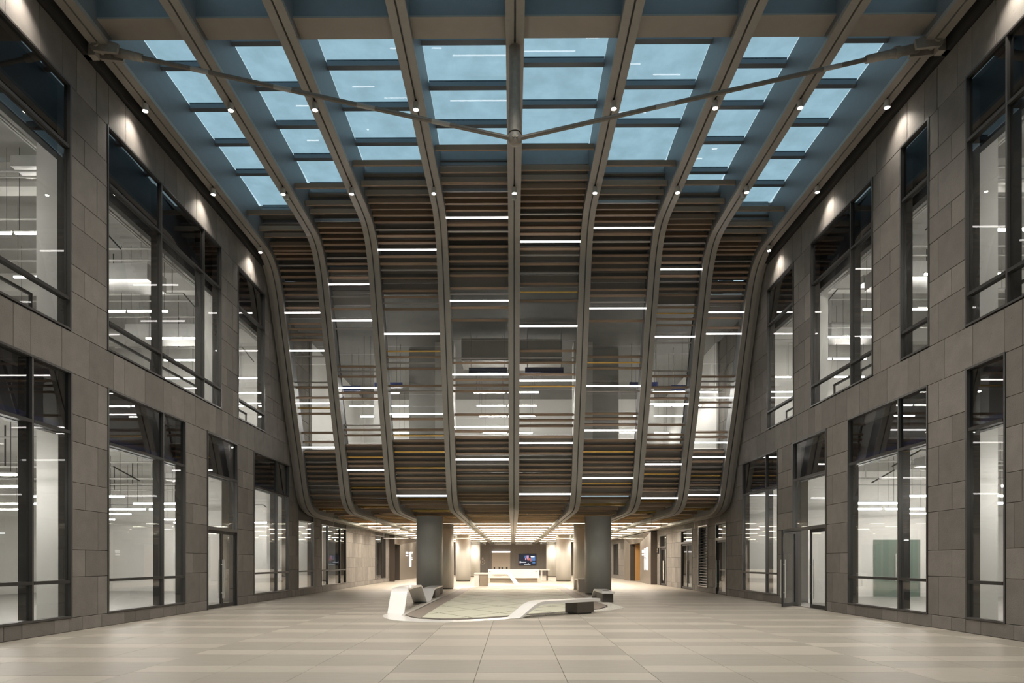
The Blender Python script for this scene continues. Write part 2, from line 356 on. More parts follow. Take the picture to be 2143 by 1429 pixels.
# ------------------------------------------------------------------ stone walls
def wall(side):
    X = XL if side < 0 else XR; nm = 'wall_left' if side < 0 else 'wall_right'
    xi0 = X+side*.06; xi1 = X+side*.30
    ops = OPEN[side]
    ys = sorted({YN, YF, 34.0} | {v for o in ops for v in o[:2]}); zs = sorted({0.0, ZTOP, 3.95} | {v for o in ops for v in o[2:]})
    def solid(i, j):
        if not (0 <= i < len(ys)-1 and 0 <= j < len(zs)-1): return False
        y = (ys[i]+ys[i+1])/2; z = (zs[j]+zs[j+1])/2
        if y > 34 and z > 3.95: return False
        return not any(o[0] < y < o[1] and o[2] < z < o[3] for o in ops)
    vid = {}; mb = MB(); fs = []
    def v(i, j, k):
        if (i,j,k) not in vid: vid[(i,j,k)] = len(mb.v); mb.v.append((xi1 if k else xi0, ys[i], zs[j]))
        return vid[(i,j,k)]
    for i in range(len(ys)-1):
        for j in range(len(zs)-1):
            if not solid(i,j): continue
            fs.append((v(i,j,0),v(i+1,j,0),v(i+1,j+1,0),v(i,j+1,0))); fs.append((v(i,j,1),v(i,j+1,1),v(i+1,j+1,1),v(i+1,j,1)))
            if not solid(i-1,j): fs.append((v(i,j,0),v(i,j+1,0),v(i,j+1,1),v(i,j,1)))
            if not solid(i+1,j): fs.append((v(i+1,j,0),v(i+1,j,1),v(i+1,j+1,1),v(i+1,j+1,0)))
            if not solid(i,j-1): fs.append((v(i,j,0),v(i,j,1),v(i+1,j,1),v(i+1,j,0)))
            if not solid(i,j+1): fs.append((v(i,j+1,0),v(i+1,j+1,0),v(i+1,j+1,1),v(i,j+1,1)))
    mb.f = fs; mb.m = [0]*len(fs)
    wo = mb.build(nm, M['stonedark'], kind='structure', label='dark basalt clad wall along the %s side of the atrium' % ('left' if side < 0 else 'right'), cat='wall')
    fix_normals(wo)
    zr = [0,.3,1.2,1.8,2.7,3.3,4.2,4.8,5.7,6.6,7.5,8.1,9.0,9.6,10.5,11.1,12.0,ZTOP]; rows = list(zip(zr[:-1], zr[1:]))
    pieces = []
    for r, (z0, z1) in enumerate(rows):
        zm = (z0+z1)/2
        yend = YF if z0 < 3.6 else 33.2
        z1c = min(z1, 3.9) if False else z1
        cuts = [(o[0], o[1]) for o in ops if o[2] < z1-.15 and o[3] > z0+.15]
        segs = []; y = YN
        for a, b in sorted(cuts):
            if a > y: segs.append((y, a))
            y = max(y, b)
        if y < yend: segs.append((y, yend))
        for a, b in segs:
            y = a; q = (r + int(a*3)) % 2 if r else int(a*5) % 2
            rr = random.Random(int(a*100)+r*7)
            while y < b-.02:
                wd = (.48, .95)[q] if (b-a) < 1.7 else rr.choice((.48, .95, .72))
                if rr.random() < .0: wd = .95
                q = 1-q
                e = y+wd
                if b-e < .22: e = b
                if y < 33.5 or z0 < 3.9:
                    pieces.append((y, e, z0, z1 if y < 33.2 else min(z1, 3.9)))
                y = e
    def st(mb, p, bump=0.0):
        y0, y1, z0, z1 = p; g = .0045; c = .006; xf = X-side*bump; xb = X+side*.06
        y0 += g; y1 -= g; z0 += g; z1 -= g
        vs = [(xb,y0,z0),(xb,y1,z0),(xb,y1,z1),(xb,y0,z1),(xf+side*c,y0,z0),(xf+side*c,y1,z0),(xf+side*c,y1,z1),(xf+side*c,y0,z1),(xf,y0+c,z0+c),(xf,y1-c,z0+c),(xf,y1-c,z1-c),(xf,y0+c,z1-c)]
        f = [(8,9,10,11),(4,5,9,8),(5,6,10,9),(6,7,11,10),(7,4,8,11),(0,1,5,4),(1,2,6,5),(2,3,7,6),(3,0,4,7)]
        if side < 0: f = [t[::-1] for t in f]
        mb.add(vs, f)
    def shown(p):      # hidden behind the curved facade?
        y, z = (p[0]+p[1])/2, (p[2]+p[3])/2
        return p[1] > 11.5 and (y < 25 or any(abs(base(q*.2)[0][1]-z) < .25 and y < base(q*.2)[0][0]+.4 for q in range(int(SEND*5)+2)) or z < 3.8)
    vis = sorted((p for p in pieces if shown(p)), key=lambda p: p[0])
    ind = set(vis[:298]); rb = MB()
    for p in pieces:
        if p in ind:
            m = MB(); st(m, p, random.uniform(0, .006)); m.build('stone_panel', M['stone'], wo)
        else: st(rb, p, random.uniform(0, .006))
    rb.build('stone_cladding', M['stone'], wo, kind='stuff')
    return wo
WALLS = {s_: wall(s_) for s_ in (-1, 1)}
for side in (-1, 1):    # dark gutter between wall and first rib, roof edge
    X = XL if side < 0 else XR
    boxo('trim_%d' % (1 if side < 0 else 2), X+side*.35, X-side*.10, YN, 28.5, 13.02, 13.6, M['dark'], kind='structure', label='dark gutter strip above the %s stone wall' % ('left' if side < 0 else 'right'), cat='gutter')
# back wall behind the camera and lobby end wall
for q, (a, b, zz0, zz1) in enumerate(((XL, -7.0, 0, 15.2), (7.0, XR, 0, 15.2), (-7.0, 7.0, 9.5, 15.2))):
    boxo('wall_back', a, b, -2.2, -2.0, zz0, zz1, M['stone'], kind='structure', label='stone wall around the glazed entrance behind the camera, %s' % ('left', 'right', 'above')[q], cat='wall')
we = setp(bpy.data.objects.new('window_entrance', None), 'tall glazed entrance front behind the camera', 'window', kind='structure'); link(we, None, (0, -2.1, 0))
for q in range(4):
    boxo('glass_pane', -7+3.5*q+.04, -3.5+3.5*q-.04, -2.11, -2.09, .05, 9.45, M['glass'], we); boxo('mullion', -7+3.5*q-.04, -7+3.5*q+.04, -2.2, -2.0, 0, 9.5, M['frame'], we)
boxo('ground_outside', -30, 30, -40, -2.2, -.3, -.02, M['tile_d'], kind='structure', label='paved forecourt outside the entrance', cat='floor')
boxo('wall_left_near', XL-.3, XL, -2.0, YN, 0, 14, M['stone'], kind='structure', label='near end of the left stone wall beside the camera', cat='wall')
boxo('wall_right_near', XR, XR+.3, -2.0, YN, 0, 14, M['stone'], kind='structure', label='near end of the right stone wall beside the camera', cat='wall')
boxo('wall_end', XL-.3, XR+.3, YF, YF+.3, 0, 4.4, M['wallpan'], kind='structure', label='dark panelled wall at the far end of the lobby', cat='wall')

# ------------------------------------------------------------------ windows and doors
def pane(x0, x1, y0, y1, z0, z1, m, parent): return boxo('glass_pane', x0, x1, y0, y1, z0, z1, m, parent)
def make_window(n, rec):
    side, y0, y1, z0, z1, mul, tr, label, dark = rec; X = XL if side < 0 else XR
    r = setp(bpy.data.objects.new('window_%d' % n, None), label, 'window', kind='structure'); link(r, None, (X, (y0+y1)/2, z0))
    xa = X-side*.02; xb = X+side*.13; t = .045
    fm = MB(); fm.box(xa,xb,y0,y0+t,z0,z1).box(xa,xb,y1-t,y1,z0,z1).box(xa,xb,y0+t,y1-t,z0,z0+t).box(xa,xb,y0+t,y1-t,z1-t,z1)
    boxo('frame_jamb', xa,xb,y0,y0+t,z0,z1, M['frame'], r); boxo('frame_jamb', xa,xb,y1-t,y1,z0,z1, M['frame'], r)
    boxo('frame_sill', xa,xb,y0+t,y1-t,z0,z0+t, M['frame'], r); boxo('frame_head', xa,xb,y0+t,y1-t,z1-t,z1, M['frame'], r)
    ys = [y0+t]+sorted(mul)+[y1-t]; zs = [z0+t]+sorted(tr)+[z1-t]
    for m_ in mul: boxo('mullion', X-side*.01, X+side*.28, m_-.025, m_+.025, z0+t, z1-t, M['frame'], r)
    for tz in tr:
        for i in range(len(ys)-1): boxo('transom', X-side*.015, X+side*.12, ys[i]+.025, ys[i+1]-.025, tz-.035, tz+.035, M['dark'], r)
    for i in range(len(ys)-1):
        for j in range(len(zs)-1):
            a = ys[i]+(.025 if i else 0); b = ys[i+1]-(.025 if i < len(ys)-2 else 0)
            c = zs[j]+(.035 if j else 0); d = zs[j+1]-(.035 if j < len(zs)-2 else 0)
            pane(X+side*.05, X+side*.065, a, b, c, d, M['dglass'] if (dark and j == len(zs)-2) else M['glass'], r)
    if dark and z0 < 1: boxo('film_strip', X+side*.12, X+side*.14, y0+t, y1-.25, LT+.06, LT+.19, M['film'], r)
    return r
for n, rec in enumerate(WIN): make_window(n+1, rec)
def handle(parent, x, y, side, mirror=1):
    m = MB(); 
    for sx in (-.06, .085):
        m = MB(); m.cyl((x+sx, y, .32), (x+sx, y, 1.62), .018, 10); m.cyl((x, y, .5), (x+sx, y, .5), .01, 6); m.cyl((x, y, 1.45), (x+sx, y, 1.45), .01, 6)
        m.build('bar_handle', M['steel'], parent)
def leaf(parent, hinge, y0, y1, zh, side, X, open_ang=0.0, hy=None):
    e = bpy.data.objects.new('door_leaf', None); xc = X+side*.06
    oy = hinge; link(e, parent, (xc, oy, 0))
    t = .045; xa, xb = xc-.025, xc+.025; z0 = .02; z1 = zh-.05; fw = .075
    obs = []
    obs.append(boxo('stile', xa,xb,y0+.01,y0+.01+fw,z0,z1, M['dark'], e)); obs.append(boxo('stile', xa,xb,y1-.01-fw,y1-.01,z0,z1, M['dark'], e))
    obs.append(boxo('rail', xa,xb,y0+.01+fw,y1-.01-fw,z0,z0+.12, M['dark'], e)); obs.append(boxo('rail', xa,xb,y0+.01+fw,y1-.01-fw,z1-.1,z1, M['dark'], e))
    pane(xc-.008, xc+.008, y0+.01+fw, y1-.01-fw, z0+.12, z1-.1, M['glass'], e)
    hh = y1-.06 if abs(hinge-y0) < abs(hinge-y1) else y0+.06
    handle(e, xc, hh, side)
    e.rotation_euler = (0, 0, open_ang)
    return e
def make_door(n, rec):
    side, y0, y1, z1, zh, label, state, dk = rec; X = XL if side < 0 else XR
    r = setp(bpy.data.objects.new('door_%d' % n, None), label, 'door', kind='structure'); link(r, None, (X, (y0+y1)/2, 0))
    xa = X-side*.02; xb = X+side*.16; t = .07
    for a, b in ((y0, y0+t), (y1-t, y1)): boxo('door_jamb', xa, xb, a, b, 0, z1, M['frame'], r)
    boxo('door_head', xa, xb, y0+t, y1-t, zh-.05, zh+.06, M['frame'], r); boxo('door_head', xa, xb, y0+t, y1-t, z1-t, z1, M['frame'], r)
    if z1 > 4:
        boxo('transom', xa, X+side*.12, y0+t, y1-t, LT-.035, LT+.035, M['frame'], r)
        pane(X+side*.05, X+side*.065, y0+t, y1-t, zh+.06, LT-.035, M['glass'], r); pane(X+side*.05, X+side*.065, y0+t, y1-t, LT+.035, z1-t, M['dglass'], r)
    else: pane(X+side*.05, X+side*.065, y0+t, y1-t, zh+.06, z1-t, M['glass'], r)
    a, b = y0+t, y1-t
    if state == 'single': leaf(r, a, a, b, zh, side, X)
    else:
        ym = (a+b)/2
        leaf(r, a, a, ym, zh, side, X)
        leaf(r, b, ym, b, zh, side, X, math.radians(-42) if state == 'open' else 0.0)
    return r
for n, rec in enumerate(DOORS): make_door(n+1, rec)
# louvre
lv = setp(bpy.data.objects.new('wall_louvre', None), 'tall pale horizontal louvre vent set in the right lobby wall', 'vent'); link(lv, None, (XR, (LOUV[1]+LOUV[2])/2, LOUV[3]))
_, y0, y1, z0, z1 = LOUV
for a, b in ((y0,y0+.06),(y1-.06,y1)): boxo('frame', XR-.03, XR+.1, a, b, z0, z1, M['grey'], lv)
boxo('frame', XR-.03, XR+.1, y0+.06, y1-.06, z0, z0+.06, M['grey'], lv); boxo('frame', XR-.03, XR+.1, y0+.06, y1-.06, z1-.06, z1, M['grey'], lv)
boxo('vent_back', XR+.16, XR+.2, y0, y1, z0, z1, M['black'], lv)
for i in range(21):
    z = z0+.1+i*(z1-z0-.2)/21
    MB().hexa([(XR-.02,y0+.06,z),(XR-.02,y1-.06,z),(XR+.0,y1-.06,z+.01),(XR+.0,y0+.06,z+.01)], [(XR+.06,y0+.06,z+.05),(XR+.06,y1-.06,z+.05),(XR+.07,y1-.06,z+.06),(XR+.07,y0+.06,z+.06)]).build('slat', M['grey'], lv)

# ------------------------------------------------------------------ rooms behind the windows
def rbox(name, label, *a): return boxo(name, *a[:6], a[6], kind='structure', label=label, cat=name.split('_')[0])
for side in (-1, 1):
    X = (XL if side < 0 else XR)+side*.3; Xo = X+side*14; sd = 'left' if side < 0 else 'right'
    ye = 36.0 if side < 0 else 30.4
    boxo('wall_%s_hall_side' % sd, Xo, Xo+side*.15, 1.8, 68, 0, 13, M['white'], kind='structure', label='white side wall of the %s halls' % sd, cat='wall')
    boxo('wall_%s_hall_end' % sd, X, Xo, ye, ye+.2, .0, 5.55, M['white'], kind='structure', label='white end wall of the %s ground-floor hall' % sd, cat='wall')
    boxo('wall_%s_hall_upper_end' % sd, X, Xo, 36.0, 36.2, 6.2, 13, M['white'], kind='structure', label='white end wall of the %s upper hall' % sd, cat='wall')
    boxo('wall_%s_hall_far' % sd, X, Xo, 68, 68.2, 0, 5.55, M['white'], kind='structure', label='white far wall of the %s back room' % sd, cat='wall')
    boxo('wall_%s_hall_near' % sd, X, Xo, 1.6, 1.8, 0, 13, M['white'], kind='structure', label='white near wall of the %s halls' % sd, cat='wall')
    boxo('floor_%s_hall' % sd, X-side*.1, Xo, 1.8, 68, -.0115, .0, M['rfloor'], kind='structure', label='grey screed floor of the %s ground-floor hall' % sd, cat='floor')
    boxo('ceiling_%s_ground' % sd, X, Xo, 1.8, 68, 5.55, 6.2, M['ceil'], kind='structure', label='grey slab between the two floors of the %s halls' % sd, cat='ceiling')
    boxo('ceiling_%s_upper' % sd, X, Xo, 1.8, 36.2, 13.0, 13.2, M['ceil'], kind='structure', label='grey ceiling of the %s upper hall' % sd, cat='ceiling')
    for (za, zb, nm) in ((4.42, 5.55, 'ground'), (10.66, 13.0, 'upper')):
        boxo('bulkhead', X+side*.16, X+side*.32, 2, 33 if nm == 'upper' else 31.0, za, zb, M['bulk'], kind='structure', label='dark panel behind the top panes of the %s %s windows' % (sd, nm), cat='panel')
    # ceiling beams, columns, ducts and pipes
    for i, yb in enumerate((12, 19.5, 27, 33.5)):
        boxo('ceiling_beam', X+side*.33, Xo, yb, yb+.5, 12.3, 13.0, M['white'], kind='structure', label='white ceiling beam of the %s upper hall, %s from the camera' % (sd, ORD[i+1]), cat='beam')
    for i, (yc, dx) in enumerate(((17.2, 1.0), (26.2, 1.0), (33.0, 1.0))):
        if side > 0 and yc > 30: continue
        for fl_, za, zb in (('ground', 0, 5.55), ('upper', 6.2, 13)):
            boxo('hall_column', X+side*dx, X+side*(dx+.75), yc-.4, yc+.4, za, zb, M['white'], label='white square column in the %s %s hall, %s from the camera' % (sd, fl_, ORD[i+1]), cat='column')
    nD = 0
    for yd, xd, zd, fl_ in ((15.0, 3.2, 11.2, 'upper'), (23.5, 2.6, 11.3, 'upper'), (29.5, 3.6, 11.3, 'upper')):
        m = MB().box(X+side*xd, X+side*(xd+3.2), yd, yd+1.3, zd, zd+.55); d = m.build('foil_duct', M['foil'], label='silver foil-wrapped ceiling duct in the %s upper hall, %s from the camera' % (sd, ORD[nD+1]), cat='duct'); nD += 1
        for xx in (xd+.3, xd+2.9): MB().cyl((X+side*xx, yd+.6, zd+.5), (X+side*xx, yd+.6, 13.0), .012, 6).build('hanger_rod', M['pipe'], d)
    for fl_, zc in (('ground', 4.95), ('upper', 12.0)):
        for q, dx in enumerate((1.6, 1.8, 2.0, 2.2)):
            MB().cyl((X+side*dx, 2.2, zc+.1*(q % 2)), (X+side*dx, ye-.05, zc+.1*(q % 2)), .035, 8).build('ceiling_pipe', M['pipe'], label='thin pale pipe under the %s %s hall ceiling, %s from the windows' % (sd, fl_, ORD[q+1]), cat='pipe')
        for q, yy in enumerate((13.5, 18.0, 22.5, 27.0)):
            MB().cyl((X+side*.4, yy, zc-.12), (Xo-side*.05, yy, zc-.12), .03, 8).build('cross_pipe', M['pipe'], label='thin pale pipe crossing the %s %s hall ceiling, %s from the camera' % (sd, fl_, ORD[q+1]), cat='pipe')
for side in (-1, 1):
    X = (XL if side < 0 else XR)+side*.3; sd = 'left' if side < 0 else 'right'; ye = 35.9 if side < 0 else 30.3; rr = random.Random(5+side); n = 0
    for fl_, zb, yq in (('ground', 4.55, ye), ('upper', 11.7, 35.9)):
        for q in range(7):
            yy = 13.5+q*(yq-14.5)/7+rr.uniform(-.6, .6); zz = zb+rr.uniform(-.35, .2); xa = X+side*(.6+rr.uniform(0, 2)); xb = xa+side*rr.uniform(5, 10); top = 5.54 if fl_ == "ground" else 12.99; yy += 1.1 if min(abs(yy-17.2), abs(yy-26.2), abs(yy-33)) < .7 else 0
            t = thing('service_pipe', (xa, yy, zz), 'thin grey service pipe with drops in the %s %s hall, %s from the camera' % (sd, fl_, ORD[q+1]), 'pipe')
            MB().cyl((xa, yy, zz), (xb, yy, zz), .028, 8).build('run', M['pipe'], t)
            for w_ in range(3):
                xx = xa+(xb-xa)*(.08+.42*w_); MB().cyl((xx, yy, zz), (xx, yy, top), .02, 6).build('drop', M['dark' if w_ == 1 else 'pipe'], t)
            if q % 2 == 0: MB().cyl((xa, yy, zz), (xa, yy+1.4, zz-.25), .022, 6).build('bend', M['dark'], t)
            if q % 3 == 1: MB().box(xa+side*.8, xa+side*1.5, yy-.3, yy+.3, zz+.12, zz+.4).build('junction_box', M['foil'], t)
# handrails behind upper windows
k = 0
for rec in WIN:
    side, y0, y1, z0, z1, mul, tr, label, dark = rec
    if z0 < 6: continue
    X = (XL if side < 0 else XR)+side*.55
    r = thing('guard_rail', (X, (y0+y1)/2, 6.2), 'dark guard rail inside the ' + label, 'railing')
    a, b = y0+.1, y1-.45
    boxo('top_rail', X-.025, X+.025, a, b, 7.20, 7.26, M['frame'], r)
    for yy in (a+.03, (a+b)/2, b-.03): boxo('post', X-.022, X+.022, yy-.03, yy+.03, 6.2, 7.20, M['frame'], r)
# linear pendant lights
LT0 = None
def pendant(x0, x1, y, z, zc, label, group):
    global LT0
    t = thing('pendant_light', ((x0+x1)/2, y, z), label, 'light', group)
    if LT0 is None:
        o1 = boxo('tube', -.72, .72, -.03, .03, 0, .05, M['tube'], None); o2 = boxo('housing', -.74, .74, -.035, .035, .051, .085, M['bodyw'], None); o2.data.transform(Matrix.Translation((0, 0, .051)))
        LT0 = (o1.data, o2.data); bpy.data.objects.remove(o1); bpy.data.objects.remove(o2)
    for nm, me in zip(('tube', 'housing'), LT0):
        o = bpy.data.objects.new(nm, me); COL.objects.link(o); o.parent = t
    for s_ in (-.6, .6):
        xx = (x0+x1)/2+s_; MB().cyl((xx, y, z+.085), (xx, y, zc), .006, 4).build('cable', M['dark'], t)
for side in (-1, 1):
    sd = 'left' if side < 0 else 'right'; X = XL if side < 0 else XR
    for r_, (yy, segs) in enumerate(zip((12.9,15.5,18,20.7,23.3,25.8,28.2,32,34.5), ((2,3.6,7.5),(1.6,5.5),(3,4.6,9),(2.1,3.65,8),(1.8,5,6.6),(2.6,4.2,9),(1.6,6.1,7.7),(3.6,5.2,9),(2,6)))):
        if side > 0 and yy > 30: continue
        for c_, q in enumerate(segs):
            xa = X+side*q; xb = xa+side*1.45
            pendant(min(xa,xb), max(xa,xb), yy, 3.5, 5.55, 'white tube light hanging in the %s ground-floor hall, %s row, %s from windows' % (sd, ORD[r_+1], ORD[c_+1]), 'tube lights in the %s ground-floor hall' % sd)
    for r_, (yy, segs) in enumerate(zip((12.8,15.8,18.8,21.7,24.7,27.7,30.7,33.7), ((2.5,4.05,7.5),(3,7),(2.6,4.15,8),(3.2,4.75),(2.8,4.35,8),(2.2,3.75,7),(3,4.55),(2.4,6)))):
        for c_, q in enumerate(segs):
            xa = X+side*q; xb = xa+side*1.45
            pendant(min(xa,xb), max(xa,xb), yy, 10.6, 13.0, 'white tube light hanging in the %s upper hall, %s row, %s from windows' % (sd, ORD[r_+1], ORD[c_+1]), 'tube lights in the %s upper hall' % sd)
    for r_, yy in enumerate((40, 47, 55, 62)):
        xa = X+side*5; pendant(min(xa, xa+side*1.45), max(xa, xa+side*1.45), yy, 3.5, 5.55, 'white tube light hanging in the %s back room, %s from the camera' % (sd, ORD[r_+1]), 'tube lights in the %s back room' % sd)
# glass door inside the right hall
gd = setp(bpy.data.objects.new('inner_glass_door', None), 'greenish inner double glass door in the white end wall of the right hall', 'door'); link(gd, None, (17, 30.3, 0))
boxo('door_leaf', 16.0, 16.98, 30.30, 30.33, .02, 2.5, M['ggreen'], gd); boxo('door_leaf', 17.02, 18.0, 30.30, 30.33, .02, 2.5, M['ggreen'], gd)
boxo('dark_opening', 15.98, 18.02, 30.345, 30.38, 0, 2.52, M['doorback'], gd)
for xx in (16.9, 17.1): MB().cyl((xx, 30.25, .7), (xx, 30.25, 1.9), .018, 8).cyl((xx,30.25,.8),(xx,30.32,.8),.01,6).cyl((xx,30.25,1.8),(xx,30.32,1.8),.01,6).build('bar_handle', M['steel'], gd)

# ------------------------------------------------------------------ upper gallery behind the curved facade
boxo('floor_gallery', XL+.0, XR, 30.9, 44, 5.9, 6.15, M['rfloor'], kind='structure', label='floor slab of the upper gallery behind the slat facade', cat='floor')
boxo('ceiling_gallery', XL, XR, 28.6, 44, 12.0, 12.2, M['gceil'], kind='structure', label='grey ceiling of the upper gallery behind the slat facade', cat='ceiling')
boxo('wall_gallery_end', XL, XR, 44, 44.2, 5.9, 12.2, M['white'], kind='structure', label='white end wall of the upper gallery', cat='wall')
for side in (-1, 1):
    X = XL+.02 if side < 0 else XR-.02; sd = 'left' if side < 0 else 'right'
    boxo('wall_gallery_%s' % sd, X, X-side*.1, 32.6, 44, 6.15, 12.0, M['white'], kind='structure', label='white %s side wall of the upper gallery' % sd, cat='wall')
    for i, (xx, yy, wd, m_) in enumerate(((3.3, 32.5, .9, 'white'), (4.5, 33.6, 1.3, 'ceil'), (6.6, 33.5, .55, 'white'))):
        boxo('gallery_column', X0+side*xx-wd/2, X0+side*xx+wd/2, yy, yy+wd, 6.15, 12.0, M[m_], label='square column in the upper gallery, %s right of the %s side' % (ORD[i+1], sd) if False else '%s square column seen through the facade glass, %s half, %s from the middle' % ('white' if m_ == 'white' else 'grey', sd, ORD[i+1]), cat='column')
for r_, yy in enumerate((31.6, 34.3, 36.8, 41.5)):
    for c_, xx in enumerate((-8.2, -6.7, -1.8, -.25, 6.5, 8.0)):
        pendant(xx, xx+1.45, yy, 9.35, 12.0, 'white tube light hanging in the upper gallery, %s row back, %s from left' % (ORD[r_+1], ORD[c_+1]), 'tube lights in the upper gallery')
for i, (xa, xb, zz, yy) in enumerate(((-2.3, -.2, 10.55, 30.6), (.3, 2.2, 10.5, 30.6))):
    MB().box(xa, xb, yy, yy+1.4, zz, zz+1.0).build('wrapped_air_unit', M['wrap'], label='pale sheet-wrapped air unit behind the facade glass, %s of the middle rib' % ('left', 'right')[i], cat='duct')

for k, yy in ((0, 33.4), (1, 32.8), (3, 30.3), (4, 30.3), (6, 32.8), (7, 33.4)):
    xa, xb = RIBX[k]+.5, RIBX[k+1]-.3
    t = thing('wrapped_beam', ((xa+xb)/2, yy, 9.92), 'dark blue film wrapped beam seen through the facade glass, %s' % ['first bay from left','second bay from left','','left of middle','right of middle','','second bay from right','first bay from right'][k], 'beam', 'blue wrapped beams behind the facade glass')
    boxo('beam', xa, xb, yy, yy+.12, 9.92, 10.16, M['film'], t)
    for xx in (xa+.1, xb-.1): MB().cyl((xx, yy+.06, 10.16), (xx, yy+.06, 12.0), .015, 6).build('hanger_rod', M['pipe'], t)
# ------------------------------------------------------------------ ribs
BN = ['outermost left','second from the left','third from the left','fourth from the left','middle','fourth from the right','third from the right','second from the right','outermost right']
SV = [-22.9+DEL(0)*0] + [i*.9-22 for i in range(0, 25)]
def svals(X):
    s0 = -(CUR[0][0]+DEL(X))+YN
    return [s0, -6, -3] + [v for v in (-1.5, -.7)] + [i*SEND/64 for i in range(65)] + [SEND+6, SEND+20, YF-(CUR[-1][0]+DEL(X))+SEND-.02]
def dep(s):     # rib depth
    if s < -1: return 1.25
    if s > SEND: return .34
    t = max(0, min(1, (s+1)/4.0)); return 1.25+(.62-1.25)*t if s < SEND-2 else .62+(.34-.62)*(s-SEND+2)/2
ribs = []
for i, X in enumerate(RIBX):
    r = thing('arched_rib', (X, pt(X, 3)[1], 6), '%s grey metal rib running from roof down to lobby ceiling' % BN[i], 'rib', None)
    sv = svals(X)
    for a, b in ((-.205, -.022), (.022, .205)):
        sec = []
        for s in sv:
            p = pt(X, s, 0); q = pt(X, s, .10)
            sec.append([(X+a, p.y, p.z), (X+b, p.y, p.z), (X+b, q.y, q.z), (X+a, q.y, q.z)])
        o = MB().strip(sec).build('soffit_flange', M['rib'], r); fix_normals(o)
    sec = []
    for s in sv:
        p = pt(X, s, .10); q = pt(X, s, dep(s))
        sec.append([(X-.19, p.y, p.z), (X+.19, p.y, p.z), (X+.19, q.y, q.z), (X-.19, q.y, q.z)])
    o = MB().strip(sec).build('girder_web', M['ribside'], r); fix_normals(o)
    if i in (0, 8):     # extra edge trim beside the wall
        sg = -1 if i == 0 else 1; sec = []
        for s in sv:
            if s > SEND: break
            p = pt(X, s, .12); q = pt(X, s, .45); xa = X+sg*.21; xb = X+sg*.36
            sec.append([(xa, p.y, p.z), (xb, p.y, p.z), (xb, q.y, q.z), (xa, q.y, q.z)])
        o = MB().strip(sec).build('edge_trim', M['rib'], r); fix_normals(o)
    if 1 <= i <= 7 and i != 4:      # closure between the stepped bays behind the rib
        step = abs(DLT[i]-DLT[i-1 if i < 4 else i+1]); xc = X+(-.12 if i < 4 else .12); sec = []
        for s in [v for v in sv if 0 <= v <= SEND]:
            p = pt(X, s, 0); d = dep(s)
            sec.append([(xc-.02, p.y+d*.9+.02, p.z), (xc+.02, p.y+d*.9+.02, p.z), (xc+.02, p.y+d*.9+step, p.z), (xc-.02, p.y+d*.9+step, p.z)])
        o = MB().strip(sec).build('closure_panel', M['white'], r); fix_normals(o)
    ribs.append(r)
# ------------------------------------------------------------------ skylight
GLZ = 12.95+EYE
END = [24.9, 23.4, 22.2, 21.35, 21.3, 22.2, 23.4, 24.8]
BAY = ['first bay from the left','second bay from the left','third bay from the left','bay left of the middle rib','bay right of the middle rib','third bay from the right','second bay from the right','first bay from the right']
for k in range(8):
    xa, xb = RIBX[k]+.19, RIBX[k+1]-.19
    sk = thing('skylight_strip', ((xa+xb)/2, 12, GLZ), 'blue glazed skylight strip above the %s' % BAY[k], 'skylight')
    ph = 17.72 if k % 2 == 0 else 16.88
    if k == 4: ph = 17.65
    ys = [ph+1.62*j for j in range(-10, 8)]; ys = [y for y in ys if YN < y < END[k]-.75]
    prev = YN
    for y in ys+[END[k]]:
        a = prev; b = y-.085 if y in ys else y
        boxo('glass_pane', xa, xb, a, b, GLZ, GLZ+.02, M['sky'], sk)
        if y in ys: boxo('glazing_bar', xa, xb, y-.085, y+.085, GLZ-.12, GLZ+.04, M['bar'], sk)
        prev = y+.085
    boxo('end_fascia', xa, xb, END[k], END[k]+.12, GLZ-.55, GLZ+.1, M['ribside'], sk)
    boxo('roof_deck', RIBX[k], RIBX[k+1], END[k]+.12, 34, GLZ-.02, GLZ+.12, M['back'], sk)
    cb = thing('cross_beam', ((xa+xb)/2, 15.26, 13.46), 'brown transverse roof beam spanning the %s' % BAY[k], 'beam')
    boxo('beam_soffit', xa, xb, 14.95, 15.57, 13.46, 13.50, M['beam'], cb); boxo('beam_web', xa, xb, 14.97, 15.55, 13.50, GLZ-.2, M['ribside'], cb)
    for yy in (7.0,): 
        boxo('beam_soffit', xa, xb, yy, yy+.6, 13.46, 13.50, M['beam'], cb)
boxo('ceiling_roof_edge', XL-.3, RIBX[0]-.19, YN, 33, GLZ-.05, GLZ+.2, M['dark'], kind='structure', label='dark roof edge above the left wall', cat='ceiling')
boxo('ceiling_roof_edge_right', RIBX[8]+.19, XR+.3, YN, 33, GLZ-.05, GLZ+.2, M['dark'], kind='structure', label='dark roof edge above the right wall', cat='ceiling')
boxo('ceiling_near', XL-.3, XR+.3, -2.2, YN, GLZ, GLZ+.2, M['ceil'], kind='structure', label='solid roof strip above the camera end', cat='ceiling')
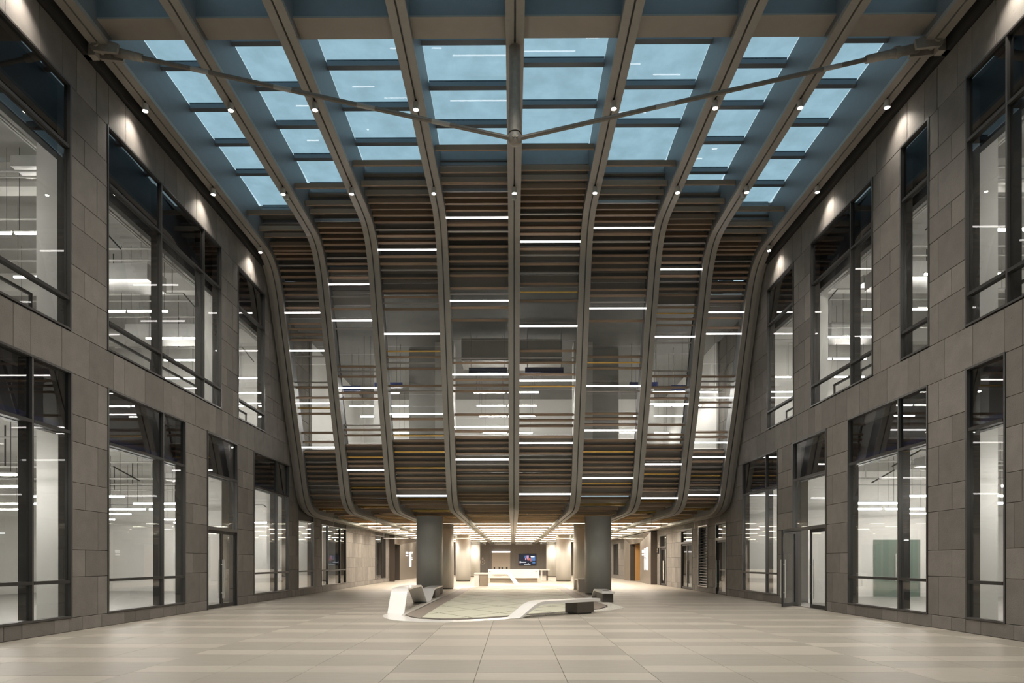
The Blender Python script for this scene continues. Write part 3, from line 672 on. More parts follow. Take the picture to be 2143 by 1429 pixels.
# ------------------------------------------------------------------ slats (pixel rows measured on the photograph)
W_, G_, B_, L_ = 'W', 'G', 'B', 'L'
def parse(t):
    out = []
    for q in t.split():
        ty = q[-1] if q[-1] in 'GBL' else 'W'; out.append((float(q.rstrip('GBL')), ty))
    return out
ROWS = [parse(t) for t in (
 '447.9 480.8 495.5 513.7 524.2 530.5 541 555G 566.3 579.6 592.9 604.8 617.4 630G 644 654.5L 677.6 688.8 700 711.2 733.6L 746G 800.2G 810.7 832.4 843.6L 854.1B 866 905.9 925.5 936L 945.9 955.7 966.9G 976 985.8 996.3 1006.1 1015.9G 1025G 1036.2 1048.8 1055.8 1061.4 1067B 1071.9 1076.8',
 '392.6 428.3 445.8 462.6G 475 486.4 499 511.6 524.9 539.6G 552.2 567 581 595L 620.9G 646.8 670.6L 688G 767.3 777.8G 788.3 811.4L 822.6 834.5 889.8G 899.6 910.8 931.9 943.8 956.4B 965.5 974.6 983.7L 992 1001 1009.6 1020.5B 1027 1040.4 1047.4 1054.4 1062B 1067 1072.6',
 '345 387.4 406.6 423.9 437.2 450 464.6 480.3G 493.6 508.2 522.3L 536.9 552.3 565.4G 582.1 608.7 622 634.5G 647.3 698.4L 735B 747.4 759.4G 771.6 807.8 819.5G 866.1L 877.2 899.8 911.4B 922.6 932.9 945.3B 956.2 967.1 978.7B 989.1 999.7 1010.6 1022.2 1037L 1045.6B 1054.6 1062.4 1070B',
 '313.4 359.6 380.2 384 400G 412.4 425.7 440.4 455L 469.9 484.3G 499.7 516.4 531.6 546.8 562.7 576.8 603.4 615.4G 629.2L 643.8 670.4 750G 759.4 783.5L 794.9 806.5 819 868.2 892.8L 903.1 915.3 926.4 938.1 949.2 961.4L 971.7G 983.4 995 1005.4G 1017 1033.9 1040.4 1046.8 1054.6G 1061 1067',
 '311.5 355.3 375.7 394 406.6 420.4 433.7 447.3G 460.6 475.7 489.5 505.5L 520.9 534.2G 552.8 572G 594 611.3B 629.4 682.3L 734.4 748.8G 758.8 783.9 796.2L 808.5B 868 879.8 891.6 914.5 926.8L 937.3 949 960.8G 971.8 983 993.5 1005 1017 1033.4L 1044.4 1051 1060 1066',
 '345.5 386.8 405.5 423.9G 437.2 449.7 463 476.3L 490.3 505.8G 519.6 535 550.2 564.3 580.7 606.5 619.3 632.6G 645L 671.7 746.7 758.8B 770.8 807.4L 819G 866 876.4 889 900.2L 922.4 932.8 945B 955.6 966.8 977.8 988.2 1000L 1011.8B 1019 1035 1044.4 1057.5B 1066.6',
 '385.8 423.9 441.2 457 468.5 479.7 493.5 508.4G 520.9 534.7 549.4 563.5L 577.6 589.5G 604.7 618 643.2 655.7B 668 681 704.4L 717.7G 776.6G 787.8 810.6 822.3 834 845.3L 889 909.8 920.3 931.3 941.2 959.5 971.3L 981.7 991.6B 1001.3 1011.8 1022.2 1027.4 1041.8L 1049.6B 1058.8 1066 1073B',
 '440.1 472.2 487 503.6 514.3 522.2 532 546.2G 556.3 569.6 581.5 593.5 606.8 618G 630.5 653.3L 665.8 686.3 698.3L 788.3 798.8G 810 832L 842.4 853.1G 904.6 915 926L 945.6 956.4L 966 976.5G 986.9 995.3B 1003.9 1014.4 1024.8G 1036L 1044.4 1052.2 1060 1066.6B 1074.5')]
def bar_mb(k, s, off0, off1, th, ua=0.0, ub=1.0):
    # straight bar between the ribs of bay k; cross-section th along the curve, off0..off1 into the depth
    out = []
    for X, e in ((RIBX[k]+.20, 0), (RIBX[k+1]-.20, 1)):
        u = (X-RIBX[k])/(RIBX[k+1]-RIBX[k])
        out.append([bayp(k, u, s-th/2, off0), bayp(k, u, s+th/2, off0), bayp(k, u, s+th/2, off1), bayp(k, u, s-th/2, off1)])
    return MB().hexa(out[0], out[1])
MT = {'W': 'wood', 'G': 'grey', 'B': 'brass', 'L': 'led'}
screens = []
GT, GB = 11.25, 6.25      # glazed zone
def s_of_z(z):
    lo, hi = 0, SEND
    for _ in range(40):
        m = (lo+hi)/2
        if base(m)[0][1] > z: lo = m
        else: hi = m
    return lo
SGT, SGB = s_of_z(GT), s_of_z(GB)
for k in range(8):
    sc = thing('slat_screen', bayp(k, .5, 4, .3), 'wood and metal slat screen of the facade, %s' % BAY[k], 'screen')
    nl = 0
    for y, ty in ROWS[k]:
        off = .05 if ty == 'L' else .28
        s = s_at(k, y, off+.02)
        th = {'W': .075, 'G': .05, 'B': .05, 'L': .05}[ty]; dp = {'W': .13, 'G': .10, 'B': .10, 'L': .05}[ty]
        if s < 1.5 and ty == 'W': dp = .15
        if ty == 'L':
            nl += 1
            t = thing('light_bar', bayp(k, .5, s, off), 'thin lit white bar, %s, %s from the top' % (BAY[k], ORD[nl]), 'light', 'lit bars across the curved facade')
            o = bar_mb(k, s, off, off+dp*.5, th).build('diffuser', M['led'], t); fix_normals(o)
            o = bar_mb(k, s, off+dp*.5+.001, off+dp+.03, th*.9).build('housing', M['grey'], t); fix_normals(o)
        else:
            o = bar_mb(k, s, off, off+dp, th).build({'W': 'wood_slat', 'G': 'metal_slat', 'B': 'brass_slat'}[ty], M[MT[ty]], sc); fix_normals(o)
    # backing: upper part, lower part
    def sheet(s0, s1, off, n, m, name, par, th=.04, **kw):
        sec = []
        for j in range(n+1):
            s = s0+(s1-s0)*j/n
            A = [bayp(k, u, s, o_) for u, o_ in ((.06, off), (.94, off), (.94, off+th), (.06, off+th))]
            sec.append(A)
        o = MB().strip(sec).build(name, m, par, **kw); fix_normals(o); return o
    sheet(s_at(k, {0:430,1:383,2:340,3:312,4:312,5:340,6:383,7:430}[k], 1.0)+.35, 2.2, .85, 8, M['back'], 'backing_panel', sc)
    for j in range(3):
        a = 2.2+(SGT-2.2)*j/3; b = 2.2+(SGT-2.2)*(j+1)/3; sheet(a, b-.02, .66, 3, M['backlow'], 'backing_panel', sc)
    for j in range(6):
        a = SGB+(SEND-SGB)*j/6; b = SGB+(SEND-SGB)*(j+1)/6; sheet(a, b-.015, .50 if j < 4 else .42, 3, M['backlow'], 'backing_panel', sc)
    # glazed zone
    wn = setp(bpy.data.objects.new('window_%d' % (len(WIN)+1+k), None), 'tilted gallery glazing behind the slats of the %s' % BAY[k], 'window', kind='structure'); link(wn, None, bayp(k, .5, SGB, .66))
    nz = 3
    for j in range(nz):
        a = SGT+(SGB-SGT)*j/nz; b = SGT+(SGB-SGT)*(j+1)/nz
        q = [bayp(k, u, s, o_) for u, s, o_ in ((.08,a+.02,.66),(.92,a+.02,.66),(.92,b-.02,.66),(.08,b-.02,.66),(.08,a+.02,.675),(.92,a+.02,.675),(.92,b-.02,.675),(.08,b-.02,.675))]
        o = MB().hexa(q[:4], q[4:]).build('glass_pane', M['glass'], wn); fix_normals(o)
    for u in (.06, .94):
        q = [bayp(k, u+du, s, o_) for du, s, o_ in ((-.008,SGT,.62),(.008,SGT,.62),(.008,SGB,.62),(-.008,SGB,.62),(-.008,SGT,.74),(.008,SGT,.74),(.008,SGB,.74),(-.008,SGB,.74))]
        o = MB().hexa(q[:4], q[4:]).build('mullion', M['dark'], wn); fix_normals(o)
    yb = bayp(k, .5, s_of_z(12.0), .70)[1]
    boxo('ceiling_gallery_edge', RIBX[k], RIBX[k+1], yb, 28.6, 12.0, 12.2, M['gceil'], kind='structure', label='front edge of the gallery ceiling behind the %s' % BAY[k], cat='ceiling')
    # ------------- lobby ceiling slats of this bay
    xa, xb = RIBX[k]+.20, RIBX[k+1]-.20
    ys0 = bayp(k, .5, s_at(k, max(y for y, _ in ROWS[k])+2.0, .28), .28)[1]
    lc = thing('lobby_slat_ceiling', ((xa+xb)/2, 40, 3.9), 'lit wooden slat ceiling of the lobby in the %s' % BAY[k], 'ceiling')
    y = ys0+.2; far = MB(); n = 0
    leds = [40.6, 43.8, 47.2, 50.8, 54.6, 58.8, 63.6, 69.2, 74.6]  # rearmost rows are added to brighten the far wall and last columns
    while y < YF-2:
        nearled = any(abs(y-v) < .28 for v in leds)
        if not nearled:
            if y < 47:
                m_ = M['brass'] if n in (1, 4) else M['wood' if y < 33.5 else 'woodlit']  # nearest slats keep the plain wood, later ones the lit copy
                boxo('wood_slat' if n not in (1,4) else 'brass_slat', xa, xb, y, y+.08, 3.80, 3.92, m_, lc)
            else: far.box(xa, xb, y, y+.08, 3.80, 3.92)
        n += 1; y += .42 if y < 36 else .8
    far.build('wood_slats', M['woodlit'], lc, kind='stuff')
    boxo('backing_panel', xa, xb, ys0+1.5, YF, 4.05, 4.1, M['woodlit'], lc)
    for j, v in enumerate(leds):
        t = thing('ceiling_light_strip', ((xa+xb)/2, v, 3.82), 'warm lobby ceiling light strip, %s row back, %s' % (ORD[j+1], BAY[k]), 'light', 'light strips of the lobby ceiling')
        boxo('diffuser', xa+.02, xb-.02, v-.035, v+.035, 3.785, 3.84, M['soff'], t); boxo('housing', xa+.02, xb-.02, v-.09, v+.09, 3.841, 3.9, M['grey'], t)
        ld = bpy.data.lights.new('strip_light', 'SPOT'); ld.energy = 300; ld.spot_size = math.radians(165); ld.spot_blend = .6; ld.shadow_soft_size = .25; ld.color = (1, .90, .76)
        lo = bpy.data.objects.new('strip_beam', ld); COL.objects.link(lo); lo.parent = t; lo.location = (0, 0, -.05)
boxo('ceiling_lobby', XL-.3, XR+.3, 33.2, YF+.3, 4.2, 4.4, M['ceil'], kind='structure', label='slab above the lobby slat ceiling', cat='ceiling')
# ------------------------------------------------------------------ downlights under the ribs
DLM = None
def downlight(i, y, row, lit=True, dx=0.0, dy=0.0):
    global DLM
    X = RIBX[i]; zt = 13.2
    if lit: lab = 'small lit white cylinder downlight under the %s rib, %s row from camera' % (BN[i], row)
    else: lab = 'small unlit glass-fronted lamp under the %s rib beside a lit downlight' % BN[i]
    t = thing('downlight' if lit else 'unlit_lamp', (X+dx, y+dy, 12.97), lab, 'light', 'lit downlights under the roof ribs' if lit else 'unlit lamps under the roof ribs')
    m = MB().lathe((X+dx, y+dy, 12.97), [(.045,.02),(.07,.0),(.075,.01),(.075,.17),(.06,.19)], 16).build('lamp_body', M['bodyw'], t, smooth=False)
    MB().cyl((X+dx, y+dy, 13.15), (X+dx, y+dy, 13.235), .02, 8).build('stem', M['dark'], t)
    MB().cyl((X+dx, y+dy, 12.965), (X+dx, y+dy, 12.985), .052, 16).build('lens', M['lens'] if lit else M['cglass'], t)
    if lit:
        ld = bpy.data.lights.new('downlight_beam', 'SPOT'); ld.energy = WALLSPOT_W if i in (0, 8) else SPOT_W; ld.spot_size = math.radians(124 if i not in (0, 8) else 110); ld.spot_blend = 1.0; ld.shadow_soft_size = .06; ld.color = (1, .92, .82)
        lo = bpy.data.objects.new('lamp_beam', ld); COL.objects.link(lo); lo.parent = t; lo.location = (0, 0, -.02)
        if i in (0, 8): lo.rotation_euler = (0, math.radians(14 if i == 0 else -14), 0)
ROWN = ['nearest','second','third','fourth','fifth']
for j, y in enumerate((9.3, 13.3, 17.28, 21.22, 25.2)):
    for i in range(9):
        if j == 2 and i == 4: continue
        if j == 4 and i not in (0, 8): continue
        downlight(i, y, ROWN[j])
for i in (1, 4, 7): downlight(i, 21.22, '', False, dx=.0, dy=.36)
# ------------------------------------------------------------------ tie rods
NOD = Vector((X0+.01, 15.5, 11.12))
def tie(side):
    sd = 'left' if side < 0 else 'right'
    A = Vector((X0+side*9.45, 15.5, 13.22)); d = (NOD-A).normalized()
    t = thing('tie_rod', (A.x, A.y, A.z), 'long steel tie rod from the %s wall anchor down to the central strut' % sd, 'tie rod')
    ln = (NOD-A).length
    MB().cyl(A+d*1.0, NOD-d*.1, .05, 12).build('rod', M['rod'], t, smooth=False)
    L1 = 1.55 if side > 0 else 1.0
    MB().cyl(A+d*.35, A+d*L1, .10, 16, .085).build('socket', M['cast'], t, smooth=True)
    if side > 0: MB().cyl(A+d*.80, A+d*.90, .125, 16).build('collar', M['cast'], t)
    for q, f in enumerate((.22, .42, .62, .8)):
        if side > 0 and q in (1, 3): continue
        p = A+d*ln*f; MB().cyl(p, p+d*.42, .052, 12).build('tape_wrap', M['pipe'], t)
    # clevis with pin
    for dy in (-.13, .13):
        m = MB(); c = A+Vector((0, dy, 0)); n = 14; lp = []
        u = d; v = Vector((0,1,0)).cross(d)
        for a in range(n):
            th = math.pi/2+math.pi*a/(n-1); lp.append(c+u*(math.cos(th)*.16)+v*(math.sin(th)*.16))
        lp += [c+u*.5-v*.10, c+u*.5+v*.10]
        m.add([p+Vector((0,-.035,0)) for p in lp]+[p+Vector((0,.035,0)) for p in lp], [tuple(range(len(lp)-1,-1,-1)), tuple(range(len(lp),2*len(lp)))]+[(i,(i+1)%len(lp),len(lp)+(i+1)%len(lp),len(lp)+i) for i in range(len(lp))])
        o = m.build('clevis_plate', M['cast'], t); fix_normals(o)
    MB().cyl(A+Vector((0,-.21,0)), A+Vector((0,.21,0)), .075, 16).build('pin', M['cast'], t)
    boxo('anchor_plate', A.x+side*.06, A.x+side*.42, A.y-.09, A.y+.09, A.z-.2, A.z+.2, M['cast'], t)
tie(-1); tie(1)
st_ = thing('central_strut', (X0, 15.5, 11.12), 'vertical grey steel strut below the middle rib holding the tie rods', 'strut')
MB().cyl((X0, 15.5, 11.25), (X0, 15.5, 13.2), .13, 24).build('strut_tube', M['cast'], st_, smooth=False)
MB().cyl((X0, 15.5, 11.25), (X0, 15.5, 11.75), .145, 24).build('sleeve', M['cast'], st_)
MB().lathe((X0, 15.5, 11.0), [(.02,-.02),(.10,.0),(.145,.06),(.155,.13),(.145,.20),(.11,.27)], 24).build('node_casting', M['cast'], st_, smooth=True)
MB().cyl((X0-.03, 15.34, 11.1), (X0-.03, 15.40, 11.1), .03, 10).build('bolt', M['rod'], st_); MB().cyl((X0+.04, 15.34, 11.1), (X0+.04, 15.40, 11.1), .03, 10).build('bolt', M['rod'], st_)
# ------------------------------------------------------------------ lobby columns
for i, (yy, r) in enumerate(((32.65, .63), (39.0, .60), (54.7, .60), (71.0, .58))):
    for side in (-1, 1):
        sd = 'left' if side < 0 else 'right'
        c = thing('steel_column', (X0+side*4.02, yy, 0), 'brushed steel clad round column, %s pair from the camera, %s side' % (ORD[i+1], sd), 'column')
        o = MB().lathe((X0+side*4.02, yy, .07), [(r,0),(r,3.62)], 64).build('cladding', M['steel'], c, smooth=False)
        for p in o.data.polygons: p.use_smooth = len(p.vertices) == 4
        MB().lathe((X0+side*4.02, yy, 0), [(r-.03,0),(r-.03,.07)], 48).build('plinth', M['boxdark'], c)
# ------------------------------------------------------------------ glass draft curtains
for n, (yy, zb) in enumerate(((34.6, 3.2), (48.2, 3.2), (68.0, 3.25))):
    for k in range(8):
        xa, xb = RIBX[k]+.21, RIBX[k+1]-.21
        t = thing('glass_curtain', ((xa+xb)/2, yy, zb), 'hanging clear glass draft screen, %s row, %s' % (ORD[n+1], BAY[k]), 'glass screen', 'glass draft screens of the lobby')
        boxo('glass_pane', xa, xb, yy, yy+.012, zb+.02, 3.795, M['cglass'], t); boxo('bottom_edge', xa, xb, yy-.004, yy+.016, zb, zb+.02, M['steel'], t)
        for xx in (xa+.02, xb-.03): boxo('side_clip', xx, xx+.012, yy-.004, yy+.016, zb+.02, 3.795, M['grey'], t)
# ------------------------------------------------------------------ floor feature and benches
BAND = [fl(*p) for p in ((846.5,1287.5),(858,1291.5),(876,1294.6),(920,1296.8),(965,1296.6),(1010,1294.8),(1060,1291),(1110,1287),(1200,1280.8),(1255,1275),(1272,1270),(1271,1267.5),(1250,1260.3),(1227,1249.5),(1176,1226),(1120,1224.6),(1060,1225),(1000,1228),(967,1230.5),(906,1259))]
GL = [fl(*p) for p in ((880,1293.6),(920,1295.6),(965,1295.4),(1010,1293.6),(1060,1289.8),(1110,1286),(1200,1279.8),(1236,1275),(1226,1266),(1200,1251),(1166.5,1231.6),(1120,1229.8),(1060,1230.2),(1000,1232.6),(984,1234),(932,1262))]
def shrink(P, d):
    cx = sum(p[0] for p in P)/len(P); cy = sum(p[1] for p in P)/len(P); out = []
    for p in P:
        v = Vector((p[0]-cx, p[1]-cy)); out.append((cx+v.x*(1-d/v.length), cy+v.y*(1-d/v.length)))
    return out
ft = thing('floor_feature', (0, 28, 0), 'pale glass floor panel field with taupe border in the middle of the floor', 'floor feature')
MB().poly(OUT, -.011, .004).build('apron', M['pebble'], ft)
MB().poly(BAND, .004, .010).build('dark_edge_line', M['black'], ft)  # thin dark line left showing around the border band
MB().poly(shrink(BAND, .07), .010, .016).build('border_band', M['taupe'], ft)
MB().poly(GL, .016, .018).build('glass_bed', M['boxdark'], ft)
def split(P, a, n):
    A, B = [], []
    for i in range(len(P)):
        p, q = P[i], P[(i+1) % len(P)]
        dp = (p[0]-a[0])*n[0]+(p[1]-a[1])*n[1]; dq = (q[0]-a[0])*n[0]+(q[1]-a[1])*n[1]
        (A if dp >= 0 else B).append(p)
        if (dp >= 0) != (dq >= 0):
            t = dp/(dp-dq); x = (p[0]+(q[0]-p[0])*t, p[1]+(q[1]-p[1])*t); A.append(x); B.append(x)
    return A, B
pcs = [GL]
for d in ((.55, 1.0), (-.62, 1.0)):
    l = math.hypot(*d); n = (-d[1]/l, d[0]/l)
    for j in range(-18, 19):
        a = (0.3+n[0]*j*1.55, 28+n[1]*j*1.55); nw = []
        for P in pcs:
            A, B = split(P, a, n)
            nw += [q for q in (A, B) if len(q) >= 3]
        pcs = nw
def area(P): return abs(sum(P[i-1][0]*P[i][1]-P[i][0]*P[i-1][1] for i in range(len(P))))/2
for P in pcs:
    if area(P) < .06: continue
    o = MB().poly(shrink(P, .035), .0185, .026).build('glass_panel', M['fglass'], ft); fix_normals(o)
# white flush apron ribbon in front
WH = [fl(*p) for p in ((812,1284),(803,1287),(800,1290),(806,1294.2),(820,1297.8),(845,1300.2),(880,1302),(930,1302.7),(980,1301.2),(1030,1298.7),(1064,1295.6),(1098,1293.6),(1064,1291.2),(1050,1293.2),(1010,1296.2),(960,1298),(915,1298),(876,1296),(852,1293),(840,1289),(846,1283.5))]
MB().poly(WH, .004, .013).build('white_inlay', M['solid'], ft)
# pebbles on right apron
pb = MB(); rr = random.Random(3)
PEB = [fl(*p) for p in ((1098,1293),(1160,1287),(1207,1282),(1270,1277),(1306,1272.5),(1294,1268),(1274,1264),(1277,1270),(1258,1276.5),(1200,1282),(1110,1289))]
bx = (min(p[0] for p in PEB), max(p[0] for p in PEB), min(p[1] for p in PEB), max(p[1] for p in PEB)); c = 0
for _ in range(20000):
    x = rr.uniform(bx[0], bx[1]); y = rr.uniform(bx[2], bx[3])
    if inside((x, y), PEB):
        r = rr.uniform(.02, .04); pb.add([(x-r,y,.006),(x,y-r,.006),(x+r,y,.006),(x,y+r,.006),(x,y,.006+r*.8)], [(0,1,4),(1,2,4),(2,3,4),(3,0,4)]); c += 1
        if c > 3500: break
pb.build('pebbles', M['pebble'], ft, kind='stuff')
def bezier(path, k=5, rad=.22):     # round the corners of a (t,z) path
    out = [path[0]]
    for i in range(1, len(path)-1):
        p0, p1, p2 = (Vector(path[j]) for j in (i-1, i, i+1))
        r = min(rad, (p1-p0).length*.45, (p2-p1).length*.45); a = p1+(p0-p1).normalized()*r; b = p1+(p2-p1).normalized()*r
        for q in range(k+1):
            t = q/k; out.append(tuple(a*(1-t)**2+p1*2*t*(1-t)+b*t*t))
    out.append(path[-1]); return out
def ribbon(name, parent, P0, u, wd, path, th, m, rad=.22):
    n = Vector((-u[1], u[0])); P = bezier(path, rad=rad); sec = []
    for i, (t, z) in enumerate(P):
        a = Vector(P[max(i-1,0)]); b = Vector(P[min(i+1,len(P)-1)]); d = (b-a).normalized(); nn = Vector((d.y, -d.x))
        if i in (0, len(P)-1) and abs(d.y) > .2: nn = Vector((1 if d.y > 0 else -1, 0))*1.0
        q = Vector((t, z))+nn*th
        def w3(tz, s): return (P0[0]+u[0]*tz[0]+n[0]*s, P0[1]+u[1]*tz[0]+n[1]*s, max(tz[1], .0))
        sec.append([w3((t,z), 0), w3((t,z), wd), w3(q, wd), w3(q, 0)])
    o = MB().strip(sec).build(name, m, parent); fix_normals(o); return o
b1 = thing('ribbon_bench', (-3.46, 25, 0), 'white ribbon bench folding up and down along the left edge of the glass floor', 'bench')
ribbon('ribbon_seat', b1, (-3.22, 0), (0, 1), .50, [(20.25,.013),(20.95,.73),(24.15,.73),(25.7,.02),(26.9,.02),(28.3,.46),(31.4,.46)], .055, M['solid'])
boxo('base_block', -3.62, -3.28, 28.9, 30.9, .0, .40, M['boxdark'], b1)
b2 = thing('ribbon_bench', (1.5, 19.8, 0), 'long low white bench across the front right of the glass floor, ramped end', 'bench')
U = Vector((.757, .652)).normalized()
ribbon('ribbon_seat', b2, (.18, 18.45), U, .5, [(0,.013),(.72,.44),(3.24,.44)], .085, M['solid'], .3)
def obox(name, par, P0, u, t0, t1, s0, s1, z0, z1, m):
    n = Vector((-u[1], u[0])); c = [(P0[0]+u[0]*t+n[0]*s, P0[1]+u[1]*t+n[1]*s) for t, s in ((t0,s0),(t1,s0),(t1,s1),(t0,s1))]
    o = MB().poly(c, z0, z1).build(name, m, par); fix_normals(o)
obox('base_block', b2, (.18, 18.45), U, 2.25, 2.95, -.0, .5, .05, .355, M['boxdark']); obox('base_plinth', b2, (.18, 18.45), U, 2.3, 2.9, .05, .45, 0.0, .05, M['boxdark'])
b3 = thing('ribbon_bench', (3.6, 27.5, 0), 'short white bench on dark blocks in front of the nearest right column', 'bench')
ribbon('ribbon_seat', b3, (3.86, 0), (0, 1), .48, [(25.85,.42),(28.5,.42),(29.5,.013)], .08, M['solid'])
boxo('base_block', 3.42, 3.82, 26.0, 27.9, .0, .335, M['boxdark'], b3)
boxo('power_panel', 3.52, 3.74, 26.5, 27.2, .421, .426, M['boxdark'], b3)
b4 = thing('ribbon_bench', (3.6, 36.2, 0), 'white arched bench standing behind the nearest right column', 'bench')
ribbon('ribbon_seat', b4, (3.98, 0), (0, 1), .62, [(34.7,.013),(35.2,.66),(37.1,.66),(37.8,.013)], .07, M['solid'])
obox('base_block', b4, (0,0), (1,0), 3.42, 3.92, 35.6, 36.6, .0, .585, M['deskbase'])
b5 = thing('ribbon_counter', (-2.0, 43.5, 0), 'small white counter with taupe pedestal left of the reception desk', 'counter')
boxo('pedestal', -2.07, -1.56, 42.9, 44.2, 0, .76, M['deskbase'], b5); boxo('counter_top', -2.42, -1.53, 42.85, 44.3, .761, .85, M['solid'], b5); boxo('white_leg', -2.42, -2.12, 42.9, 44.2, 0, .76, M['solid'], b5)
# ------------------------------------------------------------------ reception desk
rd = thing('reception_desk', (.08, 51.5, 0), 'long white reception desk with taupe base and slanted white brace', 'desk')
def arc(x0, x1, yf, bulge, n=16): return [(x0+(x1-x0)*i/n, yf+bulge*((2*i/n-1)**2)) for i in range(n+1)]
fr = arc(-1.84, 1.98, 50.7, .35); 
o = MB().poly(fr+[(1.98, 52.2), (-1.84, 52.2)], .34, 1.0).build('counter_body', M['solid'], rd); fix_normals(o)
fr2 = arc(-1.72, 1.86, 50.9, .33)
o = MB().poly(fr2+[(1.86, 52.1), (-1.72, 52.1)], .0, .34).build('desk_base', M['deskbase'], rd); fix_normals(o)
MB().hexa([(.17,44.95,.013),(.47,44.95,.013),(.47,45.25,.013),(.17,45.25,.013)], [(-.42,50.65,.66),(-.12,50.65,.66),(-.12,50.9,.72),(-.42,50.9,.72)]).hexa([(-1.5,50.62,.62),(-.12,50.62,.62),(-.12,50.85,.62),(-1.5,50.85,.62)], [(-1.5,50.62,.70),(-.12,50.62,.70),(-.12,50.85,.70),(-1.5,50.85,.70)]).build('slanted_brace', M['solid'], rd)
lt = MB()
for x, w_, h_ in ((-1.74,.055,.05),(-1.67,.035,.05),(-1.62,.03,.02),(-1.57,.05,.05),(-1.505,.05,.055)): lt.box(x, x+w_, 50.985, 51.02, .80, .80+h_)
lt.build('lettering', M['boxdark'], rd)
lt = MB()
lt.box(1.64, 1.69, 50.95, 50.99, .80, .87); lt.box(1.70,1.76,50.95,50.99,.80,.86); lt.box(1.77,1.80,50.95,50.99,.805,.855)
for i in range(5): lt.box(1.64+i*.04, 1.665+i*.04, 50.95, 50.99, .70, .73)
lt.build('lettering', M['deskbase'], rd)
for i, x in enumerate((-1.42, -1.02, -.82, -.45)):
    c = thing('desk_chair', (x, 53.0, 0), 'dark office chair behind the reception desk, %s from the left' % ORD[i+1], 'chair', 'chairs behind the reception desk')
    boxo('seat', x-.22, x+.22, 52.8, 53.2, .45, .52, M['dark'], c); boxo('backrest', x-.06-.02*(i%2), x+.06, 53.18, 53.24, .56, 1.14, M['dark'], c)
    MB().cyl((x,53,.08),(x,53,.45),.03,8).build('column', M['steel'], c)
    for a in range(5): MB().cyl((x,53,.09),(x+.26*math.cos(a*1.257),53+.26*math.sin(a*1.257),.03),.018,6).build('leg', M['dark'], c)
sp = thing('side_table', (2.6, 56, 0), 'small white side table right of the reception desk', 'table')
boxo('table_top', 2.2, 3.0, 55.6, 56.3, .86, .93, M['solid'], sp); boxo('leg', 2.3, 2.42, 55.8, 56.1, 0, .86, M['solid'], sp); boxo('leg', 2.75, 2.87, 55.8, 56.1, 0, .86, M['boxdark'], sp)
# far wall: beige panel, screen, emblem
Yw = YF
def wx(x): return (x-PPX-F*YAW)/F*Yw
def wz(y): return EYE+(HOR-y)*Yw/F
pn = thing('beige_wall_panel', (wx(1048), Yw-.1, wz(1192)), 'large beige panel with lit top edge on the far dark wall', 'panel')
boxo('panel_face', wx(1029.4), wx(1067.6), Yw-.12, Yw, .2, wz(1157), M['beige'], pn); boxo('light_strip', wx(1029.4), wx(1067.6), Yw-.16, Yw-.02, wz(1156), wz(1153.5), M['sign'], pn)
tv = thing('wall_screen', (wx(1104), Yw-.08, wz(1183)), 'wide dark video screen on the far lobby wall', 'screen')
x0, x1, z0, z1 = wx(1085), wx(1122.5), wz(1183.2), wz(1158.5)
boxo('bezel', x0, x1, Yw-.10, Yw, z0, z1, M['black'], tv)
def em2(n, c, s=1.0):
    m = emit(n, c, s); b = m.node_tree.nodes['Principled BSDF']; b.inputs['Base Color'].default_value = (.01,.01,.01,1); b.inputs['Specular IOR Level'].default_value = .1; return m
tvm = [em2('screen_dark', (.02,.025,.04), 1), em2('screen_blue', (.10,.20,.42), 1), em2('screen_pink', (.55,.32,.50), 1), em2('screen_red', (.55,.16,.13), 1), em2('screen_white', (.9,.93,1), 1.2)]
im = MB()
def q(u0, u1, v0, v1, mi, dy=0):
    im.mi = mi; a = x0+.08; b = x1-.08; c = z0+.08; d = z1-.08; y = Yw-.102-dy*.001
    im.add([(a+(b-a)*u0,y,d-(d-c)*v0),(a+(b-a)*u1,y,d-(d-c)*v0),(a+(b-a)*u1,y,d-(d-c)*v1),(a+(b-a)*u0,y,d-(d-c)*v1)], [(3,2,1,0)])
q(0,1,0,1,0); q(.33,.40,.12,.36,1,1); q(.72,.97,.16,.62,1,1); q(.44,.58,.10,.36,2,2); q(.36,.42,.36,.55,2,2); q(.50,.64,.36,.58,3,2); q(.46,.52,.30,.46,2,3); q(.67,.72,.38,.66,3,2)
q(.70,.92,.16,.27,4,3); q(.74,.78,.36,.7,1,3); q(.03,.11,.66,.80,4,3); q(.12,.42,.70,.78,4,3); q(.30,.68,.90,.96,4,3); q(.03,.08,.83,.92,3,3); q(.80,.97,.72,.85,1,3); q(.53,.57,.84,.9,4,3)
o = im.build('picture', tvm, tv)
em = thing('round_emblem', (wx(1011), Yw-.03, wz(1180)), 'pale round emblem on the far dark wall behind a column', 'emblem')
m = MB(); n = 28
for i in range(n):
    a0, a1 = 2*math.pi*i/n, 2*math.pi*(i+1)/n; cx, cz = wx(1010), wz(1175.5)
    m.hexa([(cx+.23*math.cos(a0),Yw-.04,cz+.23*math.sin(a0)),(cx+.30*math.cos(a0),Yw-.04,cz+.30*math.sin(a0)),(cx+.30*math.cos(a1),Yw-.04,cz+.30*math.sin(a1)),(cx+.23*math.cos(a1),Yw-.04,cz+.23*math.sin(a1))],
           [(cx+.23*math.cos(a0),Yw-.01,cz+.23*math.sin(a0)),(cx+.30*math.cos(a0),Yw-.01,cz+.30*math.sin(a0)),(cx+.30*math.cos(a1),Yw-.01,cz+.30*math.sin(a1)),(cx+.23*math.cos(a1),Yw-.01,cz+.23*math.sin(a1))])
o = m.build('ring', M['beige'], em); fix_normals(o)
MB().cyl((wx(1010),Yw-.04,wz(1168)),(wx(1010),Yw-.01,wz(1168)),.1,14).build('dot', M['beige'], em)
